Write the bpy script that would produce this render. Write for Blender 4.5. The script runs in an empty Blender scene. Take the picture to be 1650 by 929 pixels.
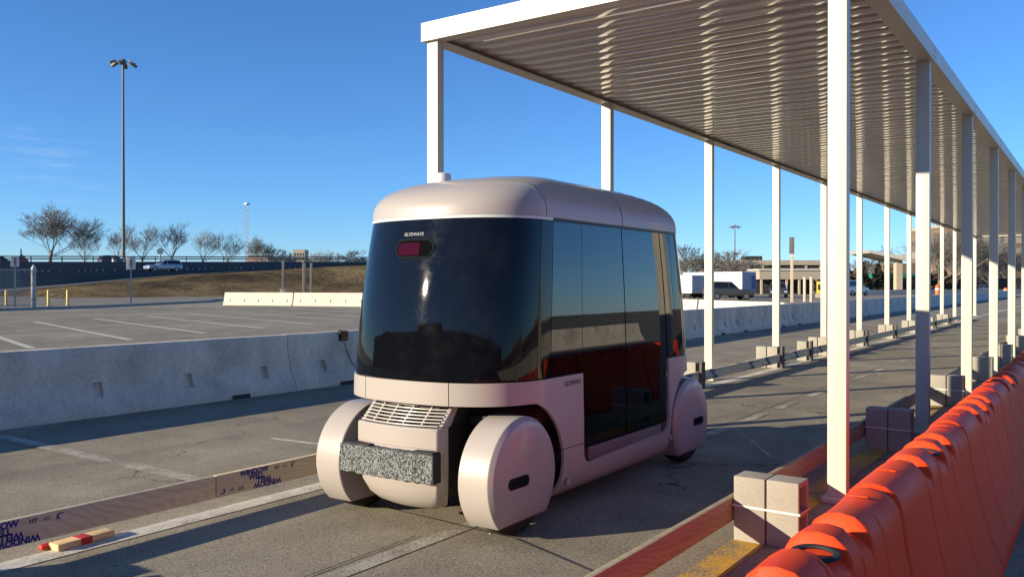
import bpy, bmesh, math, random
from mathutils import Vector, Matrix
from mathutils.geometry import delaunay_2d_cdt
random.seed(7)
R = math.radians
scene = bpy.context.scene
COL = scene.collection

# ------------------------------------------------------------------ camera, sky, sun, exposure
cd = bpy.data.cameras.new('camera')
cam = bpy.data.objects.new('camera', cd)
COL.objects.link(cam)
cd.sensor_width = 36.0
cd.lens = 30.15
cd.clip_start = 0.05
cd.clip_end = 6000
cam.location = (0, 0, 1.55)
cam.rotation_euler = (R(90 - 0.27), 0, R(34.65))
scene.camera = cam

SUN = Vector((1.95, 3.0, -1.0)).normalized()          # the way the light travels
world = bpy.data.worlds.new('World')
scene.world = world
world.use_nodes = True
wn = world.node_tree
bg = wn.nodes['Background']
sky = wn.nodes.new('ShaderNodeTexSky')
sky.sky_type = 'NISHITA'
sky.sun_disc = False
sky.sun_elevation = math.asin(-SUN.z)
sky.sun_rotation = math.atan2(-SUN.x, -SUN.y)
sky.altitude = 0
sky.air_density = 0.85
sky.dust_density = 0.0
sky.ozone_density = 7.5
# a faint wisp of high cloud low in the west
tc = wn.nodes.new('ShaderNodeTexCoord')
nz = wn.nodes.new('ShaderNodeTexNoise'); nz.inputs['Scale'].default_value = 9.0; nz.inputs['Detail'].default_value = 8; nz.inputs['Roughness'].default_value = 0.62
mpg = wn.nodes.new('ShaderNodeMapping'); mpg.inputs['Scale'].default_value = (1.0, 1.0, 9.0); mpg.inputs['Rotation'].default_value = (R(7), R(4), 0)
wn.links.new(tc.outputs['Generated'], mpg.inputs[0]); wn.links.new(mpg.outputs[0], nz.inputs['Vector'])
dt = wn.nodes.new('ShaderNodeVectorMath'); dt.operation = 'DISTANCE'
xc_ = (85 - 825) / 1382
dvec = Vector((xc_ * math.cos(R(34.65)) - math.sin(R(34.65)), xc_ * math.sin(R(34.65)) + math.cos(R(34.65)), (458 - 262) / 1382)).normalized()
wn.links.new(tc.outputs['Generated'], dt.inputs[0]); dt.inputs[1].default_value = dvec
m1 = wn.nodes.new('ShaderNodeMapRange'); wn.links.new(dt.outputs['Value'], m1.inputs[0])
m1.inputs[1].default_value, m1.inputs[2].default_value, m1.inputs[3].default_value, m1.inputs[4].default_value = 0.0, 0.075, 1.0, 0.0
m2 = wn.nodes.new('ShaderNodeMapRange'); wn.links.new(nz.outputs['Fac'], m2.inputs[0])
m2.inputs[1].default_value, m2.inputs[2].default_value, m2.inputs[3].default_value, m2.inputs[4].default_value = 0.50, 0.74, 0.0, 0.20
mm = wn.nodes.new('ShaderNodeMath'); mm.operation = 'MULTIPLY'; wn.links.new(m1.outputs[0], mm.inputs[0]); wn.links.new(m2.outputs[0], mm.inputs[1])
mxs = wn.nodes.new('ShaderNodeMix'); mxs.data_type = 'RGBA'; wn.links.new(mm.outputs[0], mxs.inputs[0])
wn.links.new(sky.outputs[0], mxs.inputs[6]); mxs.inputs[7].default_value = (5.5, 5.7, 5.9, 1)
wn.links.new(mxs.outputs[2], bg.inputs[0])
bg.inputs[1].default_value = 0.108
sd = bpy.data.lights.new('sun', 'SUN')
sd.energy = 5.0
sd.angle = R(0.5)
sd.color = (1.0, 0.87, 0.64)
so = bpy.data.objects.new('sun', sd)
COL.objects.link(so)
so.rotation_euler = SUN.to_track_quat('-Z', 'Y').to_euler()
scene.view_settings.view_transform = 'Standard'
scene.view_settings.look = 'None'
scene.view_settings.exposure = 0.86
scene.view_settings.gamma = 1.0
scene.cycles.max_bounces = 8
scene.cycles.use_denoising = True

CY, SY = math.cos(R(34.65)), math.sin(R(34.65))
def P(px, depth, h=0.0):
    """The place at a given depth in front of the tripod along the bearing read off the photograph."""
    xc = (px - 825) / 1382 * depth
    return Vector((xc * CY - depth * SY, xc * SY + depth * CY, h))

# ------------------------------------------------------------------ helpers
def tag(o, label=None, cat=None, group=None, kind=None):
    if label: o['label'] = label
    if cat: o['category'] = cat
    if group: o['group'] = group
    if kind: o['kind'] = kind
    return o
def thing(name, label, cat, loc=(0, 0, 0), rotz=0.0, group=None):
    o = bpy.data.objects.new(name, None)
    o.empty_display_size = 0.2
    COL.objects.link(o)
    o.location = loc
    o.rotation_euler = (0, 0, rotz)
    return tag(o, label, cat, group)
def link_mesh(name, me, parent=None, loc=(0, 0, 0), rot=(0, 0, 0)):
    o = bpy.data.objects.new(name, me)
    COL.objects.link(o)
    o.parent = parent
    o.location = loc
    o.rotation_euler = rot
    return o
def dup(root, loc=None, rotz=None, label=None):
    r = root.copy()
    COL.objects.link(r)
    if loc is not None: r.location = loc
    if rotz is not None: r.rotation_euler = (0, 0, rotz)
    if label: r['label'] = label
    def kids(a, b):
        for ch in list(a.children):
            c = ch.copy()
            COL.objects.link(c)
            c.parent = b
            kids(ch, c)
    kids(root, r)
    return r

class MB:
    def __init__(self):
        self.v, self.f, self.m = [], [], []
    def add(self, vs, fs, mi=0):
        n = len(self.v)
        self.v += [tuple(p) for p in vs]
        self.f += [tuple(i + n for i in q) for q in fs]
        self.m += [mi] * len(fs)
        return self
    def box(self, x0, x1, y0, y1, z0, z1, mi=0, M=None):
        vs = [Vector(p) for p in ((x0,y0,z0),(x1,y0,z0),(x1,y1,z0),(x0,y1,z0),(x0,y0,z1),(x1,y0,z1),(x1,y1,z1),(x0,y1,z1))]
        if M: vs = [M @ p for p in vs]
        return self.add(vs, [(3,2,1,0),(4,5,6,7),(0,1,5,4),(1,2,6,5),(2,3,7,6),(3,0,4,7)], mi)
    def tube(self, p0, p1, r0, r1=None, n=8, caps=True, mi=0):
        r1 = r0 if r1 is None else r1
        p0, p1 = Vector(p0), Vector(p1)
        d = (p1 - p0).normalized()
        a = d.orthogonal().normalized()
        b = d.cross(a)
        vs = []
        for p, r in ((p0, r0), (p1, r1)):
            for i in range(n):
                t = 2 * math.pi * i / n
                vs.append(p + a * (r * math.cos(t)) + b * (r * math.sin(t)))
        fs = [(i, (i+1) % n, n + (i+1) % n, n + i) for i in range(n)]
        if caps:
            fs += [tuple(range(n-1, -1, -1)), tuple(range(n, 2*n))]
        return self.add(vs, fs, mi)
    def path(self, pts, r, n=6, mi=0):
        for a, b in zip(pts, pts[1:]): self.tube(a, b, r, r, n, True, mi)
        return self
    def grid(self, rows, close=False, mi=0, caps=False):
        """rows: lists of equally many points"""
        n = len(rows[0])
        vs = [p for r in rows for p in r]
        fs = []
        for i in range(len(rows) - 1):
            for j in range(n if close else n - 1):
                k = (j + 1) % n
                fs.append((i*n+j, i*n+k, (i+1)*n+k, (i+1)*n+j))
        if caps:
            fs.append(tuple(range(n-1, -1, -1)))
            fs.append(tuple(range((len(rows)-1)*n, len(rows)*n)))
        return self.add(vs, fs, mi)
    def prism(self, poly, axis, a, b, mi=0):
        """poly: 2D outline in the two other axes; extruded along axis from a to b"""
        def pt(u, w, t):
            return {'x': (t, u, w), 'y': (u, t, w), 'z': (u, w, t)}[axis]
        n = len(poly)
        vs = [pt(u, w, a) for u, w in poly] + [pt(u, w, b) for u, w in poly]
        fs = [(i, (i+1) % n, n + (i+1) % n, n + i) for i in range(n)]
        fs += [tuple(range(n-1, -1, -1)), tuple(range(n, 2*n))]
        return self.add(vs, fs, mi)
    def mesh(self, name, mats, bevel=0.0, seg=2, smooth=True, angle=38, fixn=True, weld=0.0):
        me = bpy.data.meshes.new(name)
        me.from_pydata(self.v, [], self.f)
        bm = bmesh.new()
        bm.from_mesh(me)
        bm.faces.ensure_lookup_table()
        for i, fc in enumerate(bm.faces): fc.material_index = self.m[i]
        if weld: bmesh.ops.remove_doubles(bm, verts=bm.verts, dist=weld)
        if fixn: bmesh.ops.recalc_face_normals(bm, faces=bm.faces)
        if bevel:
            es = [e for e in bm.edges if len(e.link_faces) == 2 and e.calc_face_angle(0) > R(30)]
            bmesh.ops.bevel(bm, geom=es, offset=bevel, segments=seg, affect='EDGES', profile=0.6, clamp_overlap=True)
        if smooth:
            for fc in bm.faces: fc.smooth = True
            for e in bm.edges:
                if len(e.link_faces) != 2 or e.calc_face_angle(0) > R(angle): e.smooth = False
        bm.to_mesh(me)
        bm.free()
        for mt in (mats if isinstance(mats, (list, tuple)) else [mats]): me.materials.append(mt)
        return me
    def obj(self, name, mats, parent=None, loc=(0,0,0), rot=(0,0,0), **kw):
        return link_mesh(name, self.mesh(name, mats, **kw), parent, loc, rot)

# ------------------------------------------------------------------ materials
class NT:
    def __init__(self, name):
        self.m = bpy.data.materials.new(name)
        self.m.use_nodes = True
        self.t = self.m.node_tree
        self.b = self.t.nodes['Principled BSDF']
        self.pos = self.n('ShaderNodeTexCoord').outputs['Object']
    def n(self, typ, **kw):
        o = self.t.nodes.new(typ)
        for k, v in kw.items(): setattr(o, k, v)
        return o
    def l(self, a, b): self.t.links.new(a, b)
    def val(self, sock, v):
        if isinstance(v, bpy.types.NodeSocket): self.l(v, sock)
        else: sock.default_value = v
    def noise(self, scale, detail=4, rough=0.55, vec=None, stretch=None):
        o = self.n('ShaderNodeTexNoise')
        o.inputs['Scale'].default_value = scale
        o.inputs['Detail'].default_value = detail
        o.inputs['Roughness'].default_value = rough
        v = vec or self.pos
        if stretch:
            mp = self.n('ShaderNodeMapping')
            mp.inputs['Scale'].default_value = stretch
            self.l(v, mp.inputs[0]); v = mp.outputs[0]
        self.l(v, o.inputs['Vector'])
        return o.outputs['Fac']
    def ramp(self, fac, lo, hi, a=0.0, b=1.0):
        o = self.n('ShaderNodeMapRange')
        self.l(fac, o.inputs[0])
        o.inputs[1].default_value, o.inputs[2].default_value = lo, hi
        o.inputs[3].default_value, o.inputs[4].default_value = a, b
        return o.outputs[0]
    def mix(self, fac, a, b, blend='MIX'):
        o = self.n('ShaderNodeMix', data_type='RGBA', blend_type=blend)
        self.val(o.inputs[0], fac)
        for s, v in ((o.inputs[6], a), (o.inputs[7], b)):
            self.val(s, v if isinstance(v, bpy.types.NodeSocket) else (*v, 1) if len(v) == 3 else v)
        return o.outputs[2]
    def math(self, op, a, b=0.0):
        o = self.n('ShaderNodeMath', operation=op)
        self.val(o.inputs[0], a); self.val(o.inputs[1], b)
        return o.outputs[0]
    def bump(self, h, strength=0.3, dist=0.01):
        o = self.n('ShaderNodeBump')
        o.inputs['Strength'].default_value = strength
        o.inputs['Distance'].default_value = dist
        self.l(h, o.inputs['Height'])
        self.l(o.outputs[0], self.b.inputs['Normal'])
    def set(self, **kw):
        names = dict(col='Base Color', rough='Roughness', metal='Metallic', spec='Specular IOR Level', coat='Coat Weight',
                     crough='Coat Roughness', ior='IOR', trans='Transmission Weight', alpha='Alpha', sss='Subsurface Weight')
        for k, v in kw.items():
            if k == 'col' and not isinstance(v, bpy.types.NodeSocket): v = (*v, 1)
            self.val(self.b.inputs[names[k]], v)
        return self

def pm(name, col, rough=0.6, var=0.12, scale=6.0, bump=0.0, bscale=60.0, bdist=0.004, metal=0.0, spec=0.5, coat=0.0, fine=0.0, dirt=None, stretch=None):
    t = NT(name)
    k = 1.0 if name in ('glossy_deck_metal', 'barrier_concrete') else 0.76
    col = tuple(c * k for c in col)
    n1 = t.noise(scale, 5, 0.6, stretch=stretch)
    f = t.ramp(n1, 0.25, 0.75, 1 - var, 1 + var)
    c = t.mix(1.0, (*col, 1), f, 'MULTIPLY')
    if fine:
        f2 = t.ramp(t.noise(bscale, 3, 0.7), 0.3, 0.7, 1 - fine, 1 + fine)
        c = t.mix(1.0, c, f2, 'MULTIPLY')
    if dirt:
        c = t.mix(t.ramp(t.noise(scale * 0.6, 8, 0.7), 0.5, 0.75, 0, dirt[1]), c, dirt[0])
    t.set(col=c, rough=t.ramp(n1, 0.2, 0.8, max(0.02, rough - 0.06), min(1, rough + 0.08)), metal=metal, spec=spec, coat=coat)
    if bump: t.bump(t.noise(bscale, 4, 0.65), bump, bdist)
    return t.m

def asphalt_color(t, dark=1.0):
    big = t.noise(0.16, 5, 0.6)
    mid = t.noise(1.3, 6, 0.65)
    fine = t.noise(70, 5, 0.75)
    grit = t.n('ShaderNodeTexVoronoi'); grit.inputs['Scale'].default_value = 85
    t.l(t.pos, grit.inputs['Vector'])
    A = (0.172 * dark, 0.149 * dark, 0.107 * dark); B = (0.325 * dark, 0.280 * dark, 0.200 * dark)
    c = t.mix(t.ramp(big, 0.3, 0.7), A, B)
    c = t.mix(1.0, c, t.ramp(mid, 0.25, 0.75, 0.72, 1.28), 'MULTIPLY')
    c = t.mix(1.0, c, t.ramp(fine, 0.3, 0.7, 0.50, 1.50), 'MULTIPLY')
    g = t.n('ShaderNodeSeparateColor'); t.l(grit.outputs['Color'], g.inputs[0])
    c = t.mix(t.ramp(g.outputs[0], 0.80, 1.0, 0, 0.40), c, (0.42, 0.38, 0.31))
    c = t.mix(t.ramp(g.outputs[1], 0.78, 1.0, 0, 0.55), c, (0.06, 0.056, 0.05))
    # dark tyre streaks and stains
    st = t.noise(0.9, 5, 0.6, stretch=(2.2, 0.22, 1))
    c = t.mix(t.ramp(st, 0.52, 0.80, 0, 0.42), c, (0.07, 0.065, 0.06))
    # cracks: edges of large, warped cells, only in places
    wv = t.n('ShaderNodeTexNoise'); wv.inputs['Scale'].default_value = 1.7; wv.inputs['Detail'].default_value = 6
    t.l(t.pos, wv.inputs['Vector'])
    vm = t.n('ShaderNodeVectorMath', operation='SCALE'); t.l(wv.outputs['Color'], vm.inputs[0]); vm.inputs['Scale'].default_value = 0.9
    va = t.n('ShaderNodeVectorMath', operation='ADD'); t.l(t.pos, va.inputs[0]); t.l(vm.outputs[0], va.inputs[1])
    vo = t.n('ShaderNodeTexVoronoi', feature='DISTANCE_TO_EDGE'); vo.inputs['Scale'].default_value = 0.33
    t.l(va.outputs[0], vo.inputs['Vector'])
    wid = t.ramp(t.noise(3.0, 3), 0.35, 0.7, 0.0, 0.006)
    cr = t.math('LESS_THAN', vo.outputs['Distance'], wid)
    where = t.ramp(t.noise(0.35, 2), 0.46, 0.54, 0, 0.7)
    c = t.mix(t.math('MULTIPLY', cr, where), c, (0.03, 0.028, 0.026))
    return c, fine, g
def asphalt(name, dark=1.0):
    t = NT(name)
    c, fine, g = asphalt_color(t, dark)
    t.set(col=c, rough=0.88, spec=0.35)
    h = t.math('ADD', fine, t.math('MULTIPLY', g.outputs[0], 0.5))
    t.bump(h, 0.55, 0.006)
    return t.m
def road_paint(name, col, wear_lo, wear_hi, dark=1.0):
    t = NT(name)
    c, fine, g = asphalt_color(t, dark)
    w = t.math('ADD', t.math('MULTIPLY', t.noise(2.2, 6, 0.7), 0.55), t.math('MULTIPLY', t.noise(55, 4, 0.7), 0.45))
    pc = t.mix(1.0, (*col, 1), t.ramp(t.noise(14, 5), 0.3, 0.7, 0.82, 1.12), 'MULTIPLY')
    t.set(col=t.mix(t.ramp(w, wear_lo, wear_hi, 0, 1), c, pc), rough=0.85, spec=0.3)
    t.bump(fine, 0.5, 0.005)
    return t.m

M = {}
M['asphalt'] = asphalt('asphalt')
M['line'] = road_paint('white_line_paint', (0.60, 0.56, 0.48), 0.38, 0.49)
M['faded'] = road_paint('faded_line_paint', (0.50, 0.465, 0.39), 0.455, 0.585)
M['lot_line'] = road_paint('lot_line_paint', (0.56, 0.525, 0.45), 0.34, 0.48)
M['yellow'] = road_paint('yellow_line_paint', (0.56, 0.33, 0.035), 0.44, 0.53)
M['concrete'] = pm('barrier_concrete', (0.62, 0.56, 0.47), 0.85, 0.20, 2.2, 0.5, 30, 0.008, fine=0.16, dirt=((0.20, 0.19, 0.175), 0.65), stretch=(1.2, 1.2, 0.5))
M['cream'] = pm('clean_cream_concrete', (0.74, 0.66, 0.53), 0.85, 0.06, 1.2, 0.2, 25, fine=0.05)
M['slot'] = pm('dark_pocket', (0.06, 0.06, 0.065), 0.9)
M['block'] = pm('cinder_block', (0.43, 0.40, 0.34), 0.95, 0.08, 5, 0.9, 160, 0.006, fine=0.22)
M['white'] = pm('white_powder_coat', (0.76, 0.70, 0.59), 0.42, 0.03, 1.5, 0.0)
M['deck'] = pm('glossy_deck_metal', (0.55, 0.505, 0.45), 0.04, 0.04, 1.5, 0.02, 3, spec=1.0, coat=0.5)
M['screw'] = pm('screw_head', (0.32, 0.31, 0.30), 0.5, 0.1, 30)
M['orange'] = None
t = NT('orange_plastic')
n1 = t.noise(3.5, 6, 0.65); n2 = t.noise(40, 4, 0.7)
oc = t.mix(t.ramp(n1, 0.3, 0.7), (0.78, 0.054, 0.014), (0.85, 0.088, 0.024))
oc = t.mix(t.ramp(t.noise(9, 8, 0.75), 0.55, 0.8, 0, 0.22), oc, (0.48, 0.12, 0.06))
t.set(col=oc, rough=t.ramp(n1, 0.3, 0.7, 0.40, 0.58), spec=0.10)
t.bump(n2, 0.16, 0.004)
tl = t.n('ShaderNodeBsdfTranslucent'); t.l(oc, tl.inputs[0])
ms = t.n('ShaderNodeMixShader'); ms.inputs[0].default_value = 0.16
t.l(t.b.outputs[0], ms.inputs[1]); t.l(tl.outputs[0], ms.inputs[2])
t.l(ms.outputs[0], t.t.nodes['Material Output'].inputs[0])
M['orange'] = t.m
M['rubber'] = pm('black_rubber', (0.022, 0.022, 0.022), 0.75, 0.2, 20, 0.2, 80)
M['black'] = pm('matte_black', (0.012, 0.012, 0.013), 0.7, 0.1, 8)
# vehicle
t = NT('blush_car_paint')
f = t.ramp(t.noise(1.1, 4), 0.3, 0.7, 0.97, 1.03)
t.set(col=t.mix(1.0, (0.358, 0.320, 0.296, 1), f, 'MULTIPLY'), rough=0.42, spec=0.35, coat=0.32, crough=0.04)
dn = t.noise(180, 2)
M['paint'] = t.m
t = NT('dark_tinted_glass')
sm = t.noise(5, 8, 0.75); sm2 = t.noise(1.6, 5, 0.65)
dust = t.math('MULTIPLY', t.ramp(sm, 0.42, 0.75), t.ramp(sm2, 0.42, 0.66))
t.set(col=t.mix(t.math('MULTIPLY', dust, 0.03), (0.0035, 0.004, 0.006), (0.30, 0.30, 0.30)), rough=t.ramp(dust, 0, 1, 0.03, 0.18), spec=0.30)
M['glass'] = t.m
t = NT('clear_tinted_glass')
t.t.nodes.remove(t.b)
tr = t.n('ShaderNodeBsdfTransparent'); tr.inputs[0].default_value = (0.66, 0.70, 0.70, 1)
gl_ = t.n('ShaderNodeBsdfGlossy'); gl_.inputs['Roughness'].default_value = 0.015; gl_.inputs[0].default_value = (0.95, 0.97, 1.0, 1)
fr = t.n('ShaderNodeFresnel'); fr.inputs[0].default_value = 1.62
ms = t.n('ShaderNodeMixShader')
t.l(fr.outputs[0], ms.inputs[0]); t.l(tr.outputs[0], ms.inputs[1]); t.l(gl_.outputs[0], ms.inputs[2])
t.l(ms.outputs[0], t.t.nodes['Material Output'].inputs[0])
M['clear'] = t.m
M['seat'] = pm('maroon_seat_fabric', (0.11, 0.035, 0.035), 0.8, 0.1, 12)
M['cabin'] = pm('dark_cabin_lining', (0.05, 0.045, 0.045), 0.6, 0.1, 6)
M['gasket'] = pm('black_gasket', (0.006, 0.006, 0.007), 0.3, spec=0.15)
M['chrome'] = pm('pale_grille_enamel', (0.62, 0.57, 0.52), 0.32, 0.03, 4)
M['strip'] = pm('translucent_light_strip', (0.74, 0.82, 0.78), 0.3, 0.03, 4)
M['pod'] = pm('pale_pod_plastic', (0.80, 0.75, 0.71), 0.4, 0.03, 4)
M['step'] = pm('step_plate', (0.17, 0.125, 0.125), 0.5, 0.06, 5)
M['display'] = pm('plum_display', (0.048, 0.007, 0.026), 0.6, 0.1, 6, spec=0.0)
M['recess'] = pm('display_recess_black', (0.006, 0.006, 0.007), 0.7, spec=0.0)
M['ring'] = pm('grey_display_ring', (0.016, 0.020, 0.025), 0.6, 0.05, 6, spec=0.0)
M['letter'] = pm('pale_lettering', (0.33, 0.34, 0.36), 0.6, 0.02, spec=0.1)
M['letter_dark'] = pm('dark_lettering', (0.05, 0.04, 0.05), 0.5, 0.02)
t = NT('speckled_foam')
vo = t.n('ShaderNodeTexVoronoi'); vo.inputs['Scale'].default_value = 175
mp = t.n('ShaderNodeMapping'); t.l(t.pos, mp.inputs[0]); mp.inputs['Rotation'].default_value = (0.4, 0.3, 0.5); mp.inputs['Scale'].default_value = (1, 1, 0.62)
t.l(mp.outputs[0], vo.inputs['Vector'])
g = t.n('ShaderNodeSeparateColor'); t.l(vo.outputs['Color'], g.inputs[0])
nn = t.noise(75, 4, 0.7)
c = t.mix(t.ramp(g.outputs[0], 0.34, 0.50), (0.03, 0.033, 0.035), t.mix(g.outputs[1], (0.13, 0.145, 0.15), (0.25, 0.26, 0.265)))
c = t.mix(t.ramp(nn, 0.58, 0.66, 0, 0.9), c, (0.02, 0.02, 0.022))
t.set(col=c, rough=0.9, spec=0.2); t.bump(nn, 0.5, 0.006)
M['foam'] = t.m
# wood
def wood(name, a, b, scale=1.0, axis='y'):
    t = NT(name)
    st = (26, 1.1, 26) if axis == 'y' else (1.1, 26, 26)
    n1 = t.noise(1.0 * scale, 6, 0.6, stretch=st)
    warp = t.noise(1.3, 3, 0.5)
    wv = t.n('ShaderNodeTexWave', wave_type='RINGS', rings_direction='X' if axis == 'y' else 'Y')
    mp = t.n('ShaderNodeMapping'); t.l(t.pos, mp.inputs[0])
    mp.inputs['Scale'].default_value = (0.2, 0.9, 5.5) if axis == 'y' else (0.9, 0.2, 5.5)
    va = t.n('ShaderNodeVectorMath', operation='ADD'); t.l(mp.outputs[0], va.inputs[0])
    nz = t.n('ShaderNodeTexNoise'); nz.inputs['Scale'].default_value = 1.8; nz.inputs['Detail'].default_value = 4; t.l(t.pos, nz.inputs['Vector'])
    t.l(nz.outputs['Color'], va.inputs[1])
    t.l(va.outputs[0], wv.inputs['Vector']); wv.inputs['Scale'].default_value = 2.6; wv.inputs['Distortion'].default_value = 2.5; wv.inputs['Detail'].default_value = 3
    c = t.mix(t.ramp(n1, 0.25, 0.75), a, b)
    c = t.mix(t.ramp(wv.outputs['Fac'], 0.55, 1.0, 0, 0.30), c, (a[0]*0.62, a[1]*0.55, a[2]*0.48))
    t.set(col=c, rough=0.8, spec=0.25); t.bump(n1, 0.25, 0.003)
    return t.m
M['fir'] = wood('reddish_fir_board', (0.275, 0.232, 0.155), (0.40, 0.335, 0.22))
M['tan_wood'] = wood('weathered_tan_board', (0.56, 0.46, 0.30), (0.72, 0.60, 0.40))
M['stake_wood'] = wood('pale_stake_wood', (0.62, 0.43, 0.22), (0.78, 0.58, 0.32))
M['grey_wood'] = wood('dark_grey_stake', (0.075, 0.065, 0.06), (0.14, 0.12, 0.105))
M['ink'] = pm('navy_print_ink', (0.030, 0.034, 0.25), 0.8, 0.35, 35)
M['faint_ink'] = pm('faint_print_ink', (0.10, 0.085, 0.12), 0.85, 0.4, 35)
M['red_tape'] = pm('red_tape', (0.62, 0.03, 0.02), 0.6, 0.3, 25)
M['strap'] = pm('white_strap', (0.78, 0.76, 0.74), 0.4, 0.05)
# distance
M['galv'] = pm('galvanised_steel', (0.42, 0.43, 0.44), 0.55, 0.1, 4, metal=0.4)
M['mast'] = pm('dark_mast_steel', (0.20, 0.175, 0.15), 0.6, 0.08, 3)
M['bark'] = pm('pale_winter_bark', (0.24, 0.19, 0.135), 0.9, 0.3, 1.5, dirt=((0.48, 0.43, 0.34), 0.6))
M['twig'] = pm('bare_twigs', (0.215, 0.200, 0.175), 0.95, 0.25, 0.8)
M['redtwig'] = pm('reddish_scrub_twigs', (0.13, 0.07, 0.05), 0.95, 0.3, 0.6)
M['evergreen'] = pm('dark_evergreen', (0.035, 0.042, 0.022), 0.9, 0.4, 0.8)
M['bollard'] = pm('yellow_bollard_paint', (0.78, 0.58, 0.12), 0.5, 0.08, 6)
M['sign_back'] = pm('pale_sign_sheet', (0.80, 0.77, 0.70), 0.5, 0.05, 3)
M['post_grey'] = pm('grey_brown_post', (0.30, 0.265, 0.22), 0.8, 0.1, 4)
M['post_tan'] = pm('tan_painted_post', (0.58, 0.47, 0.35), 0.7, 0.08, 4)
M['sign_dark'] = pm('dark_grey_sign', (0.13, 0.125, 0.115), 0.6, 0.08, 4)
M['hwall'] = pm('dark_road_wall', (0.10, 0.105, 0.115), 0.8, 0.15, 0.4, stretch=(1, 1, 3))
M['hroad'] = pm('highway_asphalt', (0.09, 0.09, 0.092), 0.9, 0.15, 0.3)
M['rail_steel'] = pm('guard_rail_steel', (0.16, 0.16, 0.17), 0.5, 0.1, 2, metal=0.5)
M['reflector'] = pm('white_reflector', (0.30, 0.31, 0.32), 0.5, 0.02)
t = NT('dry_winter_grass')
g1 = t.noise(0.11, 5, 0.6); g2 = t.noise(1.4, 6, 0.75)
c = t.mix(t.ramp(g1, 0.35, 0.62), (0.055, 0.043, 0.026), (0.25, 0.178, 0.088))  # darker noise patches put shrub shadows into the grass colour
c = t.mix(1.0, c, t.ramp(g2, 0.3, 0.7, 0.55, 1.4), 'MULTIPLY')
t.set(col=c, rough=1.0, spec=0.05); t.bump(g2, 1.0, 0.3)
M['grass'] = t.m
M['joint'] = pm('tar_joint', (0.05, 0.047, 0.043), 0.9, 0.3, 9)
M['grit'] = pm('loose_grit', (0.42, 0.39, 0.33), 0.9, 0.5, 3)
M['kerb'] = pm('pale_kerb_concrete', (0.40, 0.37, 0.32), 0.9, 0.15, 0.8, 0.2, 10)
M['verge'] = pm('gritty_verge', (0.20, 0.17, 0.135), 0.95, 0.35, 0.35, 0.4, 3, fine=0.2)
M['brick'] = pm('brown_brick', (0.235, 0.16, 0.11), 0.9, 0.12, 0.4, 0.1, 4)
M['pale_wall'] = pm('pale_wall', (0.46, 0.39, 0.30), 0.85, 0.06, 0.2)
M['pale_roof'] = pm('pale_fascia', (0.66, 0.62, 0.54), 0.7, 0.05, 0.2)
M['dark_gap'] = pm('dark_bay', (0.03, 0.03, 0.033), 0.8, 0.2, 0.3)
M['window'] = pm('far_window_glass', (0.035, 0.04, 0.05), 0.12, 0.2, 0.6)
M['pale_window'] = pm('pale_window_blind', (0.45, 0.40, 0.32), 0.5, 0.25, 0.9)
M['green'] = pm('teal_fascia', (0.02, 0.22, 0.16), 0.5, 0.1, 0.8)
M['trailer'] = pm('white_trailer_sheet', (0.78, 0.76, 0.71), 0.5, 0.04, 0.6)
M['trailer_blue'] = pm('blue_trailer_print', (0.10, 0.13, 0.32), 0.5, 0.1, 0.6)
M['trailer_shade'] = pm('shade_tinted_trailer_doors', (0.36, 0.40, 0.52), 0.5, 0.06, 0.6)  # blue-grey shade of the white trailer end, put into the door colour
M['tyre'] = pm('tyre_rubber', (0.016, 0.016, 0.017), 0.8, 0.15, 30, 0.2, 90)
M['rim'] = pm('wheel_rim', (0.34, 0.34, 0.35), 0.35, 0.05, metal=0.8)
M['silver'] = pm('silver_car_paint', (0.36, 0.42, 0.50), 0.3, 0.03, coat=0.6, metal=0.3)
M['charcoal'] = pm('charcoal_car_paint', (0.055, 0.055, 0.058), 0.3, 0.05, coat=0.6)
M['van_white'] = pm('white_van_paint', (0.74, 0.74, 0.72), 0.3, 0.03, coat=0.6)
M['navy'] = pm('navy_car_paint', (0.03, 0.05, 0.16), 0.3, 0.05, coat=0.6)
M['car_glass'] = pm('car_glass', (0.012, 0.014, 0.018), 0.06, 0.05)
M['tail'] = pm('red_tail_lamp', (0.55, 0.02, 0.015), 0.25, 0.05)
M['lamp'] = pm('pale_lamp_lens', (0.75, 0.74, 0.70), 0.2, 0.03)
M['redbrick'] = pm('red_hut_paint', (0.34, 0.11, 0.085), 0.8, 0.1, 0.5)
M['orange_sign'] = pm('orange_barrel', (0.80, 0.17, 0.03), 0.6, 0.1, 1)
M['yellow_equip'] = pm('yellow_machine_paint', (0.75, 0.55, 0.04), 0.5, 0.1, 1)

# ------------------------------------------------------------------ ground
mb = MB()
mb.add([(-900, -300, 0), (900, -300, 0), (900, 1500, 0), (-900, 1500, 0)], [(0, 1, 2, 3)])
tag(mb.obj('ground', M['asphalt'], smooth=False), kind='structure')

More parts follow.
